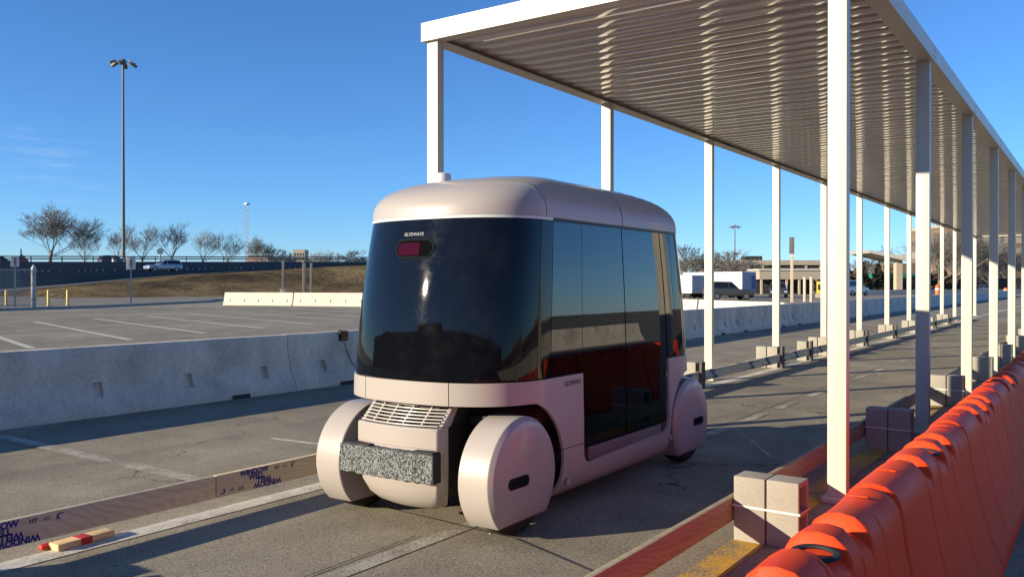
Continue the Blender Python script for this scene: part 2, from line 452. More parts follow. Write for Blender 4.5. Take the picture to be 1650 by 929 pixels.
def strip(name, pts, mat, z=0.004):
    """a flat painted mark: a quad strip along pts = [(x, y, halfwidth vector x, y)]"""
    mb = MB()
    for quad in pts:
        mb.add([(x, y, z) for x, y in quad], [(0, 1, 2, 3)])
    return tag(mb.obj(name, mat, smooth=False, fixn=False), kind='structure')
def rect(x0, x1, y0, y1): return [(x0, y0), (x1, y0), (x1, y1), (x0, y1)]
def seg(x0, y0, x1, y1, w):
    d = Vector((x1 - x0, y1 - y0)).normalized() * w / 2
    nx, ny = -d.y, d.x
    return [(x0 - nx, y0 - ny), (x1 - nx, y1 - ny), (x1 + nx, y1 + ny), (x0 + nx, y0 + ny)]
strip('lane_edge_line', [rect(-5.05, -4.88, -6, 120)], M['line'])
strip('yellow_edge_line', [rect(-1.86, -1.66, -4, 90)], M['yellow'])
strip('lane_dash_marking', [rect(-3.42, -3.30, 0.8, 4.6)] + [rect(-3.42, -3.30, y, y + 0.75) for y in (8.2, 9.45, 10.7, 12.1, 13.3, 14.7, 16.1, 18.5, 21.5, 25, 29)], M['faded'])
strip('faded_cross_line', [seg(-9.3, 4.22, -5.6, 4.17, 0.15)], M['faded'])
strip('short_paint_stroke', [seg(-6.9, 5.72, -6.0, 5.80, 0.06)], M['line'])
strip('diagonal_paint_stroke', [seg(-3.27, 8.96, -2.41, 7.57, 0.035)], M['faded'])
q = []
for k in range(-6, 13):
    x0, y0 = -37.6 - 1.0 * k, 21.2 + 3.15 * k
    q.append(seg(x0, y0, x0 + 14.2, y0 - 4.4, 0.19))
strip('parking_bay_lines', q, M['lot_line'])
strip('parking_aisle_line', [seg(-29.0, 12.5, -37.4, 39.5, 0.17)], M['lot_line'], 0.008)

strip('pavement_joint', [seg(-4.6, 4.42, -3.7, 4.36, 0.012), seg(-3.7, 4.36, -2.95, 4.30, 0.015), seg(-2.95, 4.30, -2.42, 4.10, 0.013), seg(-2.42, 4.10, -1.2, 3.62, 0.012)] + [seg(-3.47, y, -3.47 + dx, y + 1.5, 0.010) for y, dx in ((1.0, 0.01), (2.5, -0.01), (8.5, 0.02), (10, 0.0), (11.5, -0.02), (13, 0.0), (14.5, 0.0), (16, 0.02))], M['joint'], 0.008)
rnd = random.Random(31)
mb = MB()
for i in range(900):
    x = rnd.choice((rnd.uniform(-9.4, -5.2), rnd.uniform(-4.9, -2.0), rnd.uniform(-9.6, -8.6))); y = rnd.uniform(2.0, 22.0)
    r = rnd.uniform(0.003, 0.007) * (1.9 if rnd.random() < 0.06 else 1)
    ps = [Vector((rnd.gauss(0, 1), rnd.gauss(0, 1), 0)).normalized() * r * rnd.uniform(0.7, 1.3) for _ in range(4)]
    ps.sort(key=lambda p: math.atan2(p.y, p.x))
    mb.add([(x + p.x, y + p.y, 0.0) for p in ps] + [(x, y, r * rnd.uniform(0.6, 1.1))], [(0, 1, 4), (1, 2, 4), (2, 3, 4), (3, 0, 4)])
tag(mb.obj('gravel', M['grit'], smooth=False), kind='stuff')
# raised verge beyond the car park, with a kerb along its edge
edge = [P(-700, 40), P(-150, 46), P(0, 50), P(150, 57), P(330, 74), P(345, 80), P(600, 88), P(760, 95)]
mb = MB()
far = [P(-700, 135), P(-150, 135), P(0, 135), P(150, 140), P(330, 150), P(345, 150), P(600, 165), P(760, 170)]
mb.grid([[(p.x, p.y, 0.16) for p in edge], [(p.x, p.y, 0.20) for p in far]])
tag(mb.obj('verge', M['verge'], smooth=False), kind='structure')
mb = MB()
for a, b in zip(edge, edge[1:]):
    d = (b - a).normalized(); n = Vector((d.y, -d.x, 0))
    if n.dot(-a) < 0: n = -n
    mb.grid([[tuple(p + n * o + Vector((0, 0, h))) for p in (a, b)] for o, h in ((0.15, 0.0), (0.12, 0.165), (-0.12, 0.17), (-0.14, 0.1))])
tag(mb.obj('verge_kerb', M['kerb'], smooth=False), kind='structure')

# highway on its embankment
hx = [(-500, 102), (-150, 102), (0, 104), (100, 107), (200, 112), (300, 118), (420, 125), (540, 132), (660, 138), (800, 142)]
def hh(px):
    pts = [(-500, 470), (0, 470), (100, 461.5), (200, 451), (300, 442.5), (420, 435.5), (540, 428), (660, 424), (800, 422)]
    for (a, ya), (b, yb) in zip(pts, pts[1:]):
        if px <= b: return ya + (yb - ya) * (px - a) / (b - a)
    return pts[-1][1]
near_e, far_e, grass_b, deck = [], [], [], []
for px in [-500, -150, 0, 50, 100, 150, 200, 250, 300, 360, 420, 480, 540, 600, 660, 800]:
    for (a, za), (b, zb) in zip(hx, hx[1:]):
        if a <= px <= b: dz = za + (zb - za) * (px - a) / (b - a); break
    h = 1.55 + (458 - hh(px)) / 1382 * dz
    near_e.append(P(px, dz, h))
    h2 = max(h + 0.1, 1.55 + (458 - hh(px) + 3) / 1382 * dz)
    far_e.append(P(px, dz + 14, h + 0.25))
    grass_b.append(P(px, dz - 24 if px > 60 else dz - 8, 0.14))
mb = MB()
mb.grid([[tuple(p) for p in near_e], [tuple(p) for p in far_e]])
tag(mb.obj('highway', M['hroad'], smooth=False), kind='structure')
mb = MB()
rows = []
rnd = random.Random(3)
for k in range(9):
    f = k / 8
    row = []
    for a, b in zip(grass_b, near_e):
        p = a.lerp(b, f)
        s = 0.5 - 0.5 * math.cos(math.pi * min(1, f * 1.05))
        p.z = a.z + (b.z - 0.08 - a.z) * s + (rnd.uniform(-0.1, 0.1) if 0 < k < 8 else 0)
        row.append(tuple(p))
    rows.append(row)
mb.grid(rows)
tag(mb.obj('grass_bank', M['grass'], fixn=True), kind='structure')
wl = thing('road_wall', 'long dark concrete wall behind the highway lanes', 'wall', tuple(far_e[6]))
mb = MB()
o = Vector(far_e[6])
wt = [1.55 + (458 - 421.5) / 1382 * ((p - cam.location).dot(Vector((-SY, CY, 0)))) for p in far_e]
rows = []
for off, top in ((0.0, 0), (0.0, 1), (0.4, 1), (0.4, 0)):
    r = []
    for p, h in zip(far_e, wt):
        d = Vector((p.x, p.y, 0)).normalized()
        qv = p + d * off
        r.append((qv.x - o.x, qv.y - o.y, (h if top else 0.0) - o.z))
    rows.append(r)
mb.grid(rows)
mb.obj('wall_face', M['hwall'], wl, smooth=False)
gr = thing('guard_rail', 'dark steel guard rail running along the top of the highway wall', 'guard rail', tuple(far_e[6]))
mb = MB(); mp_ = MB()
for (p, h), (p2, h2) in zip(zip(far_e, wt), zip(far_e[1:], wt[1:])):
    a = Vector((p.x - o.x, p.y - o.y, h - o.z)); b = Vector((p2.x - o.x, p2.y - o.y, h2 - o.z))
    for dz in (0.42, 0.75):
        mb.tube(a + Vector((0, 0, dz)), b + Vector((0, 0, dz)), 0.09, n=6)
    n = max(1, int((b - a).length / 3.2))
    for i in range(n):
        c = a.lerp(b, i / n)
        mp_.box(c.x - 0.06, c.x + 0.06, c.y - 0.06, c.y + 0.06, c.z - 0.02, c.z + 0.85)
mb.obj('rail', M['rail_steel'], gr)
tag(mp_.obj('rail_posts', M['rail_steel'], gr, smooth=False), kind='stuff')
# pale reflectors along the wall
mb = MB()
for i in range(60):
    px = 20 + i * 9.7
    if 225 < px < 300: continue
    for (a, p, h), (b, p2, h2) in zip(zip([-500,-150,0,50,100,150,200,250,300,360,420,480,540,600,660,800], far_e, wt), zip([-150,0,50,100,150,200,250,300,360,420,480,540,600,660,800,801], far_e[1:], wt[1:])):
        if a <= px < b:
            f = (px - a) / (b - a)
            c = p.lerp(p2, f); hz = h + (h2 - h) * f - (1.35 - 0.5 * px / 600)
            dv = -Vector((c.x, c.y, 0)).normalized()
            c = c + dv * 0.16
            if rnd.random() < 0.6:
                w = rnd.uniform(0.07, 0.2)
                mb.box(-w, w, -0.04, 0.04, -0.16, 0.16, M=Matrix.Translation((c.x - o.x, c.y - o.y, hz - o.z)) @ Matrix.Rotation(math.atan2(dv.y, dv.x) + math.pi / 2, 4, 'Z'))
            break
tag(mb.obj('reflectors', M['reflector'], wl, smooth=False), kind='stuff')

# ------------------------------------------------------------------ concrete barriers
def jersey_mesh(L=5.98, mat=None, pocket=True):
    prof = [(0.305, 0.0), (0.30, 0.07), (0.250, 0.15), (0.2095, 0.215), (0.2065, 0.22), (0.176, 0.295), (0.174, 0.30), (0.152, 0.385), (0.151, 0.39), (0.1405, 0.445), (0.1395, 0.45), (0.12, 0.56), (0.095, 0.77), (0.07, 0.81)]
    ys = [0.0]
    if pocket:
        k = 0.62
        while k < L - 0.2:
            ys += [k - 0.058, k - 0.055, k + 0.055, k + 0.058, k + 0.20, k + 0.2025, k + 0.2475, k + 0.25]
            k += 1.22
    else:
        ys += [L * i / 6 for i in range(1, 6)]
    ys += [L]
    rnd = random.Random(5)
    full = prof + [(-x, z) for x, z in reversed(prof)]
    mb = MB(); rows = []
    for y in ys:
        r = []
        for i, (x, z) in enumerate(full):
            dx = 0.0
            if pocket:
                ph = (y - 0.62 + 0.3) % 1.22 - 0.3
                if abs(ph) <= 0.0555 and i in (4, 5, 6, 7): dx = -0.05
                if 0.2045 <= ph <= 0.2455 and i in (8, 9): dx = -0.03
            # small chamfer at the ends
            if y in (0.0, L): dx -= 0.012
            r.append((x + dx if x > 0 else x - dx, y, z))
        rows.append(r)
    mb.grid(rows, close=True, caps=True)
    # drain slots: dark recess pieces at the foot
    return mb.mesh('barrier_body', mat or M['concrete'], angle=28)
jm = jersey_mesh()
slotm = MB().box(-0.02, 0.02, -0.14, 0.14, 0, 0.055).mesh('drain_slot', M['slot'], smooth=False)
XB = -9.98
nj = 22
names = ['nearest grey concrete barrier piece, cut off by the photo edge at its near end', 'grey concrete barrier piece with a small floodlight hooked over its top',]
for k in range(-1, nj):
    y0 = -3.5 + 6.0 * k
    if k <= 0: lab = ['grey concrete barrier piece behind the photo edge, before the nearest one in view', 'nearest grey concrete barrier piece left of the lane, cut by the photo edge'][k + 1]
    elif k == 1: lab = 'grey concrete barrier piece next to the shuttle, with the small black floodlight on top'
    elif k <= 4: lab = ['', '', 'grey concrete barrier piece hidden in part behind the shuttle body', 'grey concrete barrier piece hidden behind the rear half of the shuttle', 'first shaded concrete barrier piece seen past the back of the shuttle'][k]
    else: lab = 'shaded grey concrete barrier, %s piece beyond the shuttle in the long row' % ['second','third','fourth','fifth','sixth','seventh','eighth','ninth','tenth','eleventh','twelfth','thirteenth','fourteenth','fifteenth','sixteenth','seventeenth','eighteenth'][k - 5]
    if k == -1: continue
    t_ = thing('concrete_barrier', lab, 'barrier', (XB + random.uniform(-0.015, 0.015), y0, 0), R(random.uniform(-0.1, 0.1)), 'concrete barriers along the left lane')
    link_mesh('barrier_body', jm, t_)
    link_mesh('drain_slot', slotm, t_, (0.305, 1.0 if k else 1.95, 0.0))
    link_mesh('drain_slot', slotm, t_, (0.305, 5.0, 0.0))
# cream barriers
jc = jersey_mesh(5.9, M['cream'], True)
def place_cream(a, b, lab, sc):
    d = (b - a); ang = math.atan2(d.y, d.x) - math.pi / 2
    t_ = thing('cream_barrier', lab, 'barrier', tuple(a), ang, 'sunlit cream barriers across the car park')
    link_mesh('barrier_body', jc, t_).scale = (1, d.length / 5.95, sc)
c0 = P(363, 64.5); c1 = P(578, 60.5)
d = (c1 - c0).normalized()
labs = ['leftmost cream concrete barrier at the far edge of the car park', 'cream concrete barrier right of the leftmost, below two bare posts', 'cream concrete barrier hidden behind the shuttle windshield', ]
x = c0.copy()
for k in range(2):
    place_cream(x, x + d * 6.1, labs[k], 1.18); x = x + d * 6.16
e0 = Vector((-21.5, 43.5, 0)); e1 = Vector((-10.7, 35.2, 0))
d = (e1 - e0) / 2
place_cream(e0, e0 + d * 0.985, 'cream barrier just past the back corner of the shuttle', 1.0)
place_cream(e0 + d, e1, 'cream barrier meeting the grey barrier row near the tan sign pole', 1.0)

# floodlight on the barrier
fl = thing('flood_light', 'small black floodlight hooked over the grey barrier with its cable', 'floodlight', (-9.88, 9.6, 0.80))
MB().box(-0.04, 0.04, -0.085, 0.085, -0.135, 0.02).obj('lamp_housing', M['black'], fl, bevel=0.012)
MB().box(0.041, 0.045, -0.07, 0.07, -0.12, 0.005).obj('lens', M['car_glass'], fl)
MB().box(-0.09, -0.051, -0.02, 0.02, -0.02, 0.03).obj('bracket', M['black'], fl)
MB().path([(0.03, 0.02, -0.16), (0.05, 0.05, -0.30), (0.10, 0.10, -0.48), (0.16, 0.22, -0.62), (0.27, 0.4, -0.78)], 0.006, 5).obj('cable', M['black'], fl)

# ------------------------------------------------------------------ canopy
XL, XR, Y0, SP, NP = -5.28, -1.56, 6.35, 3.46, 13
HB = 3.87
can = thing('canopy', 'long white metal canopy with ribbed deck on slim square posts', 'canopy', ((XL + XR) / 2, Y0, 0))
cx = (XL + XR) / 2
pm_ = MB().box(-0.065, 0.065, -0.048, 0.048, 0.045, HB - 0.002).mesh('post', M['white'], bevel=0.006, seg=2)
fm = MB().box(-0.10, 0.10, -0.085, 0.085, 0.0, 0.043).mesh('foot_plate', M['white'], bevel=0.008)
for k in range(NP):
    for X in (XL, XR):
        p = link_mesh('post', pm_, can, (X - cx, k * SP, 0))
        link_mesh('foot_plate', fm, p)
Lc = (NP - 1) * SP
BO, BH = 0.10, 0.165
def channel(w, h, t=0.012):
    """C-section opening inwards (+u), outline in (u, z)"""
    return [(0, 0), (w, 0), (w, t), (t, t), (t, h - t), (w, h - t), (w, h), (0, h)]
y0_, y1_ = -0.09, Lc + 0.12
half = (XR - XL) / 2 + BO
for s in (-1, 1):
    poly = [(s * (half - u), HB + z) for u, z in channel(0.16, BH)]
    MB().prism(poly, 'y', y0_ + 0.003, y1_ - 0.003).obj('edge_beam', M['white'], can, smooth=False)
for yy, s in ((y0_, 1), (y1_, -1)):
    poly = [(yy + s * u, HB - 0.003 + z) for u, z in channel(0.13, BH + 0.010)]
    MB().prism(poly, 'x', -half - 0.003, half + 0.003).obj('end_beam', M['white'], can, smooth=False)
# deck pans: each interlocking pan is a part
pw = 0.25
def pan():
    zt = HB + 0.045
    pr = [(0.0, zt + 0.040), (0.014, zt + 0.039), (0.030, zt + 0.010), (0.042, zt + 0.003), (0.060, zt), (0.125, zt - 0.0006), (0.190, zt), (0.208, zt + 0.003), (0.220, zt + 0.010), (0.236, zt + 0.039), (pw - 0.002, zt + 0.040)]
    n = 4
    rows = []
    xs = [-(half - 0.02) + 2 * (half - 0.02) * i / n for i in range(n + 1)]
    for x in xs: rows.append([(x, y, z + 0.0) for y, z in pr])
    mb = MB(); mb.grid(rows)
    rows = [[(x, y, z + 0.003) for y, z in pr] for x in xs]
    mb.grid(rows)
    return mb.mesh('deck_panel', M['deck'], angle=80)
pmsh = pan()
npan = int((y1_ - y0_ - 0.05) / pw)
for i in range(npan):
    link_mesh('deck_panel', pmsh, can, (0, y0_ + 0.02 + i * pw, random.uniform(-0.0015, 0.0015)), (R(random.uniform(-0.35, 0.35)), 0, 0))
# screws
scm = MB().tube((0, -0.004, 0), (0, 0.001, 0), 0.009, n=8).mesh('screw', M['screw'], smooth=False)
for dx, dz in ((0.50, 0.03), (0.56, 0.02), (0.50, 0.08), (0.56, 0.07), (0.50, 0.13), (0.56, 0.125), (0.40, 0.14), (0.68, 0.14), (0.72, 0.02)):
    link_mesh('screw', scm, can, (-half + dx, y0_, HB + dz))
for k in range(1, NP):
    for dy, dz in ((-0.05, 0.04), (0.05, 0.04), (-0.05, 0.11), (0.05, 0.11)):
        link_mesh('screw', scm, can, (half, k * SP + dy, HB + dz), (0, 0, R(90)))
for dy, dz in ((0.75, 0.04), (0.82, 0.05), (0.75, 0.11), (0.82, 0.12)):
    link_mesh('screw', scm, can, (-half + 0.161, dy, HB + 0.006), (R(90), 0, 0))

# ------------------------------------------------------------------ cinder blocks, curbs of boards
def block_mesh():
    W, D, H = 0.19, 0.19, 0.39
    ys = [0, 0.032, 0.158, D]; zs = [0, 0.032, 0.179, 0.211, 0.358, H]
    mb = MB()
    idx = lambda s, i, j: s * 24 + i * 6 + j
    vs = [(x, y - D / 2, z) for x in (-W / 2, W / 2) for y in ys for z in zs]
    fs = []
    for i in range(3):
        for j in range(5):
            hole = i == 1 and j in (1, 3)
            if not hole:
                for s in (0, 1):
                    q = [idx(s, i, j), idx(s, i + 1, j), idx(s, i + 1, j + 1), idx(s, i, j + 1)]
                    fs.append(tuple(q if s else q[::-1]))
            else:
                ring = [(i, j), (i + 1, j), (i + 1, j + 1), (i, j + 1)]
                for a, b in zip(ring, ring[1:] + ring[:1]):
                    fs.append((idx(0, *a), idx(0, *b), idx(1, *b), idx(1, *a)))
    for j in range(5):
        for i in (0, 3): fs.append((idx(0, i, j), idx(0, i, j + 1), idx(1, i, j + 1), idx(1, i, j)))
    for i in range(3):
        for j in (0, 5): fs.append((idx(0, i, j), idx(0, i + 1, j), idx(1, i + 1, j), idx(1, i, j)))
    mb.add(vs, fs)
    return mb.mesh('concrete_block', M['block'], bevel=0.006, seg=2, angle=30)
bmesh_ = block_mesh()
ordn = ['nearest', 'second', 'third', 'fourth', 'fifth', 'sixth', 'seventh', 'eighth', 'ninth', 'tenth', 'eleventh', 'twelfth', 'thirteenth']
def block(x, y, lab, grp, rz=0.0, z=0.0):
    o = link_mesh('concrete_block', bmesh_, None, (x, y, z), (0, 0, rz))
    return tag(o, lab, 'block', grp)
# right row: pairs beside the reddish board
ry = [5.14, 8.62, 12.2, 15.6, 19.1, 22.6, 26.0, 29.5, 33.0]
for k, y in enumerate(ry):
    st = {0: 'in sunlight with a white strap', 1: 'in the shuttle shadow', 2: 'behind the second canopy post'}.get(k, 'along the orange barrier')
    g = 'blocks holding the right board curb'
    block(-1.755, y, 'left upright cinder block of the %s pair %s' % (ordn[k], st), g, R(random.uniform(-1.5, 1.5)))
    block(-1.555, y + 0.004, 'right upright cinder block of the %s pair %s' % (ordn[k], st), g, R(random.uniform(-1.5, 1.5)))
    if k < 3:
        s = thing('strap', 'thin white strap tied round the %s pair of cinder blocks' % ordn[k], 'strap', (-1.655, y, 0.215), 0, 'white straps round block pairs')
        mb = MB()
        x0, x1, ya, yb = -0.203, 0.205, -0.104, 0.106
        for (ax, ay, bx, by) in ((x0, ya, x1, ya), (x1, ya, x1, yb), (x1, yb, x0, yb), (x0, yb, x0, ya)):
            v = [(ax, ay, -0.006), (bx, by, -0.010), (bx, by, 0.003), (ax, ay, 0.007)]
            mb.add(v, [(0, 1, 2, 3)])
        me = mb.mesh('strap_band', M['strap'], smooth=False)
        link_mesh('strap_band', me, s)
# right board curb
def board(name, x, y0, y1, z0, z1, mat, lab, group, rz=0.0, thick=0.038):
    o = MB().box(-thick / 2, thick / 2, 0, y1 - y0, z0, z1).obj(name, mat, None, (x, y0, 0), (0, 0, rz), bevel=0.004)
    return tag(o, lab, 'board', group)
rb = [(-1.2, 2.40), (2.405, 7.2), (7.215, 12.0), (12.015, 16.9), (16.915, 21.8), (21.815, 26.6), (26.615, 31.4), (31.4, 36.2)]
rl = ['reddish wood board at the bottom of the photo, near end out of frame', 'reddish wood board running from the photo bottom past the sunlit block pair', 'reddish wood board in the shuttle shadow behind the first right post',
      'reddish board past the second right canopy post'] + ['reddish curb board, %s length along the right posts' % s for s in ('fifth', 'sixth', 'seventh', 'eighth')]
for (a, b), l in zip(rb, rl):
    board('curb_board', -1.882 + random.uniform(-0.006, 0.006), a, b, 0.112, 0.257, M['fir'], l, 'reddish boards along the right curb')
# left rail with print
LX = -4.955
lb = [(-0.9, 3.62), (3.63, 8.45), (8.46, 13.3), (13.31, 18.1), (18.11, 22.9), (22.91, 27.8), (27.81, 32.6), (32.61, 37.4), (37.41, 42.2)]
ll = ['printed tan board at the left photo edge, above the red taped stake', 'printed tan board running behind the far front wheel of the shuttle', 'printed tan board hidden behind the shuttle', 'printed tan board from the shuttle rear past the third left post'] + \
     ['printed tan curb board, %s length along the left posts' % s for s in ('fifth', 'sixth', 'seventh', 'eighth', 'ninth')]
boards = []
for (a, b), l in zip(lb, ll):
    boards.append((board('printed_board', LX, a, b, 0.107, 0.257, M['tan_wood'], l, 'printed tan boards along the left curb'), a, b))
def text_mesh(s, size, mat, name='lettering', bold=0.0, depth=0.0, align='LEFT'):
    cu = bpy.data.curves.new('text', 'FONT')
    cu.body = s; cu.size = size; cu.offset = bold; cu.extrude = depth; cu.align_x = align; cu.resolution_u = 3
    o = bpy.data.objects.new('text', cu)
    COL.objects.link(o)
    dg = bpy.context.evaluated_depsgraph_get()
    me = bpy.data.meshes.new_from_object(o.evaluated_get(dg))
    me.name = name
    bpy.data.objects.remove(o)
    me.materials.clear(); me.materials.append(mat)
    return me
w1 = text_mesh('WINDOW', 0.052, M['ink'], bold=0.0022)
w2 = text_mesh('WELL', 0.052, M['ink'], bold=0.0022)
w3 = text_mesh('HT', 0.034, M['faint_ink'], bold=0.001)
w4 = text_mesh('£*', 0.045, M['ink'], bold=0.0015)
w5 = text_mesh('KD', 0.028, M['faint_ink'])
def put_text(me, ob, y, z, flip=False):
    # faces +X; reads along +Y when upright
    rot = Matrix.Rotation(R(90), 3, 'Z') @ Matrix.Rotation(R(90), 3, 'X')
    if flip: rot = Matrix.Rotation(R(180), 3, 'X') @ rot
    o = link_mesh('printed_lettering', me, ob, (0.0208, y, z), rot.to_euler())
    return o
for ob, a, b in boards:
    y = 2.10 - 0.86 * 3
    while y < 20:
        if a + 0.05 < y < b - 0.75:
            l = y - a
            put_text(w1, ob, l, 0.217); put_text(w2, ob, l + 0.075, 0.1815)
            put_text(w3, ob, l + 0.30, 0.215); put_text(w5, ob, l + 0.38, 0.215); put_text(w4, ob, l + 0.45, 0.210)
            put_text(w1, ob, l + 0.36, 0.1475, True); put_text(w2, ob, l + 0.27, 0.181, True)
            put_text(w3, ob, l + 0.03, 0.15, True); put_text(w5, ob, l - 0.05, 0.15, True); put_text(w4, ob, l - 0.12, 0.155, True)
        y += 0.86
# left blocks and stakes
ly = [1.45, 5.40, 8.6, 12.1, 15.95, 19.4, 22.85, 26.5, 30.0, 33.5, 37.0]
stm = MB().box(-0.02, 0.02, -0.07, 0.07, 0.0, 0.40).mesh('stake', M['grey_wood'], bevel=0.003)
where = ['out of frame at the lower left', 'hidden behind the far front wheel', 'behind the shuttle body', 'just past the rear wheel', 'by the fourth left post', 'behind the big right post', 'by the sixth left post', 'by the seventh left post', 'by the eighth left post', 'by the ninth left post', 'by the tenth left post']
for k, y in enumerate(ly):
    g = 'blocks holding the left board curb'
    block(-5.29, y, 'left upright cinder block of the left curb pair %s' % where[k], g, R(random.uniform(-2, 2)))
    block(-5.085, y + 0.006, 'right upright cinder block of the left curb pair %s' % where[k], g, R(random.uniform(-2, 2)))
    o = link_mesh('stake', stm, None, (LX + 0.042, y - 0.02, 0), (0, 0, 0))
    tag(o, 'dark stake pinning the printed board to the blocks %s' % where[k], 'stake', 'stakes along the left curb')
block(-5.085, 17.85, 'single pale cinder block standing alone between two left pairs', 'blocks holding the left board curb')
o = link_mesh('stake', stm, None, (LX + 0.042, 17.83, 0)); tag(o, 'dark stake in front of the single cinder block', 'stake', 'stakes along the left curb')
# scrap stakes with red tape under the board
sh = thing('wood_scrap', 'short pale wood scrap wrapped in red tape on the white line', 'wood scrap', (-5.035, 2.75, 0.006), R(4))
MB().box(-0.048, 0.046, -0.17, 0.19, 0.0, 0.038).obj('wood_piece', M['stake_wood'], sh, bevel=0.004)
MB().box(-0.0495, 0.0475, -0.03, 0.045, -0.0015, 0.0395).obj('tape_wrap', M['red_tape'], sh, bevel=0.003)
MB().box(-0.09, -0.050, -0.21, -0.12, 0.0, 0.03).obj('taped_end', M['red_tape'], sh, bevel=0.008)

# ------------------------------------------------------------------ orange water barriers
OX = -0.705
def orange_mesh(L=1.815):
    prof = [(0.275, 0.0), (0.275, 0.05), (0.26, 0.09), (0.225, 0.18), (0.185, 0.31), (0.150, 0.46), (0.122, 0.60), (0.110, 0.69), (0.101, 0.733), (0.082, 0.768), (0.046, 0.795), (0.0, 0.803)]
    full = prof + [(-x, z) for x, z in reversed(prof[:-1])]
    key = [0.68, 1.07, 1.33]          # steps that face the camera
    ys = sorted(set([round(L * i / 60, 4) for i in range(61)] + [round(k + d, 4) for k in key for d in (-0.012, 0.0, 0.008, 0.02)] + [0.008, 0.02, 0.03, L - 0.008, L - 0.02] + [round(x + d, 4) for x in (0.16, 0.36, 0.56, 0.86, 1.20, 1.50) for d in (-0.028, -0.014, -0.007, 0, 0.007, 0.014, 0.028)]))
    def e(y):
        d = 0.0
        prev = [0.56, 0.90, 1.20]
        for a, k in zip(prev, key):
            if a <= y < k: d = 0.050 * (min(1.0, (y - a) / 0.03))
            elif k <= y < k + 0.012: d = 0.050 * (1 - (y - k) / 0.012)
        if y > 1.37: d += 0.012 * math.sin((y - 1.37) / (L - 1.37) * math.pi)
        return d
    mb = MB(); rows = []
    for y in ys:
        r = []
        drop = e(y)
        endg = 0.016 if (y < 0.010 or y > L - 0.010) else 0.006 if (y < 0.022 or y > L - 0.022) else 0.0
        for x, z in full:
            up = max(0.0, (z - 0.60) / 0.20)
            zz = z - drop * up ** 1.3 - endg * up
            sgn = 1 if x > 0 else -1 if x < 0 else 0
            g = 0.0
            if 0.10 < z < 0.78:
                for c0, dep in ((0.56, 0.014), (0.86, 0.006), (1.20, 0.012), (1.50, 0.005)):
                    bow = c0 + 0.09 * (0.75 - z) ** 2 * (1 if c0 > 0.8 else -0.6)
                    dd = abs(y - bow)
                    if dd < 0.014: g = max(g, dep * (1 - dd / 0.014))
                g += 0.0025 * math.sin(y * 3.5 * 2 + z * 4) * (1 - abs(z - 0.4) / 0.5)
            r.append((x - sgn * (g + endg), y, max(zz, 0.0)))
        rows.append(r)
    mb.grid(rows, close=True, caps=True)
    return mb.mesh('barrier_shell', M['orange'], angle=42)
om = orange_mesh()
mb = MB()
rows = []
for i in range(24):
    a = 2 * math.pi * i / 24
    rows.append([((0.060 + 0.012 * math.cos(b)) * math.cos(a), (0.060 + 0.012 * math.cos(b)) * math.sin(a), 0.007 * math.sin(b)) for b in [2 * math.pi * j / 8 for j in range(8)]])
rows.append(rows[0])
mb.grid(rows, close=True)
capm = mb.mesh('cap_ring', M['rubber'], weld=0.0005)
pinm = MB().tube((0, 0, -0.02), (0, 0, -0.004), 0.05, n=16).mesh('cap_disc', M['orange'])
markm = MB().box(-0.045, 0.03, -0.008, 0.008, 0, 0.006).mesh('moulded_mark', M['orange'], bevel=0.002)
olab = ['orange barrier beside the camera, almost wholly out of frame', 'nearest orange barrier with the black ring cap at the bottom right', 'second orange barrier, beside the sunlit cinder block pair', 'third orange barrier, past the first right canopy post', 'fourth orange barrier toward the right photo edge', 'fifth orange barrier at the right photo edge', 'farthest orange barrier, cut by the right photo edge', 'orange barrier beyond the right photo edge']
for k in range(7):
    y0 = -0.26 + 1.83 * k
    t_ = thing('orange_barrier', olab[k], 'barrier', (OX + random.uniform(-0.012, 0.012), y0, 0), R(random.uniform(-0.5, 0.5)), 'orange water barriers along the right')
    link_mesh('barrier_shell', om, t_)
    for yy in (0.30, 1.62): link_mesh('moulded_mark', markm, t_, (0.0, yy, 0.800))
    if k > 2: continue
    c_ = link_mesh('fill_cap', capm, t_, (0.02, 0.984, 0.768), (R(3), 0, 0))
    link_mesh('cap_disc', pinm, c_, (0, 0, 0))

# ------------------------------------------------------------------ the shuttle
VX, VY = -3.685, 5.72
sh = thing('shuttle', 'blush pink driverless shuttle pod with wraparound dark glass and covered wheels', 'shuttle', (VX, VY, 0), R(0.5))
A0, B0, RY, NE = 1.645, 0.73, 0.585, 2.45
# half plan outline, front centre -> right side -> rear centre
pts = []
for i in range(81):
    t_ = math.pi / 2 * i / 80
    x = B0 * math.sin(t_) ** (2 / NE); y = -(A0 - RY) - RY * math.cos(t_) ** (2 / NE)
    pts.append((x, y))
nstr = 40
for i in range(1, nstr): pts.append((B0, -(A0 - RY) + 2 * (A0 - RY) * i / nstr))
pts += [(x, -y) for x, y in reversed(pts[:81])]
cum = [0.0]
for a, b in zip(pts, pts[1:]): cum.append(cum[-1] + math.hypot(b[0] - a[0], b[1] - a[1]))
SH = cum[-1]
import bisect
def C(s):
    sg = 1
    if s < 0: s, sg = -s, -1
    if s > SH: s, sg = 2 * SH - s, -sg
    i = min(max(bisect.bisect_right(cum, s) - 1, 0), len(pts) - 2)
    f = (s - cum[i]) / max(1e-9, cum[i + 1] - cum[i])
    a, b = pts[i], pts[i + 1]
    return sg * (a[0] + (b[0] - a[0]) * f), a[1] + (b[1] - a[1]) * f
S0 = cum[80]
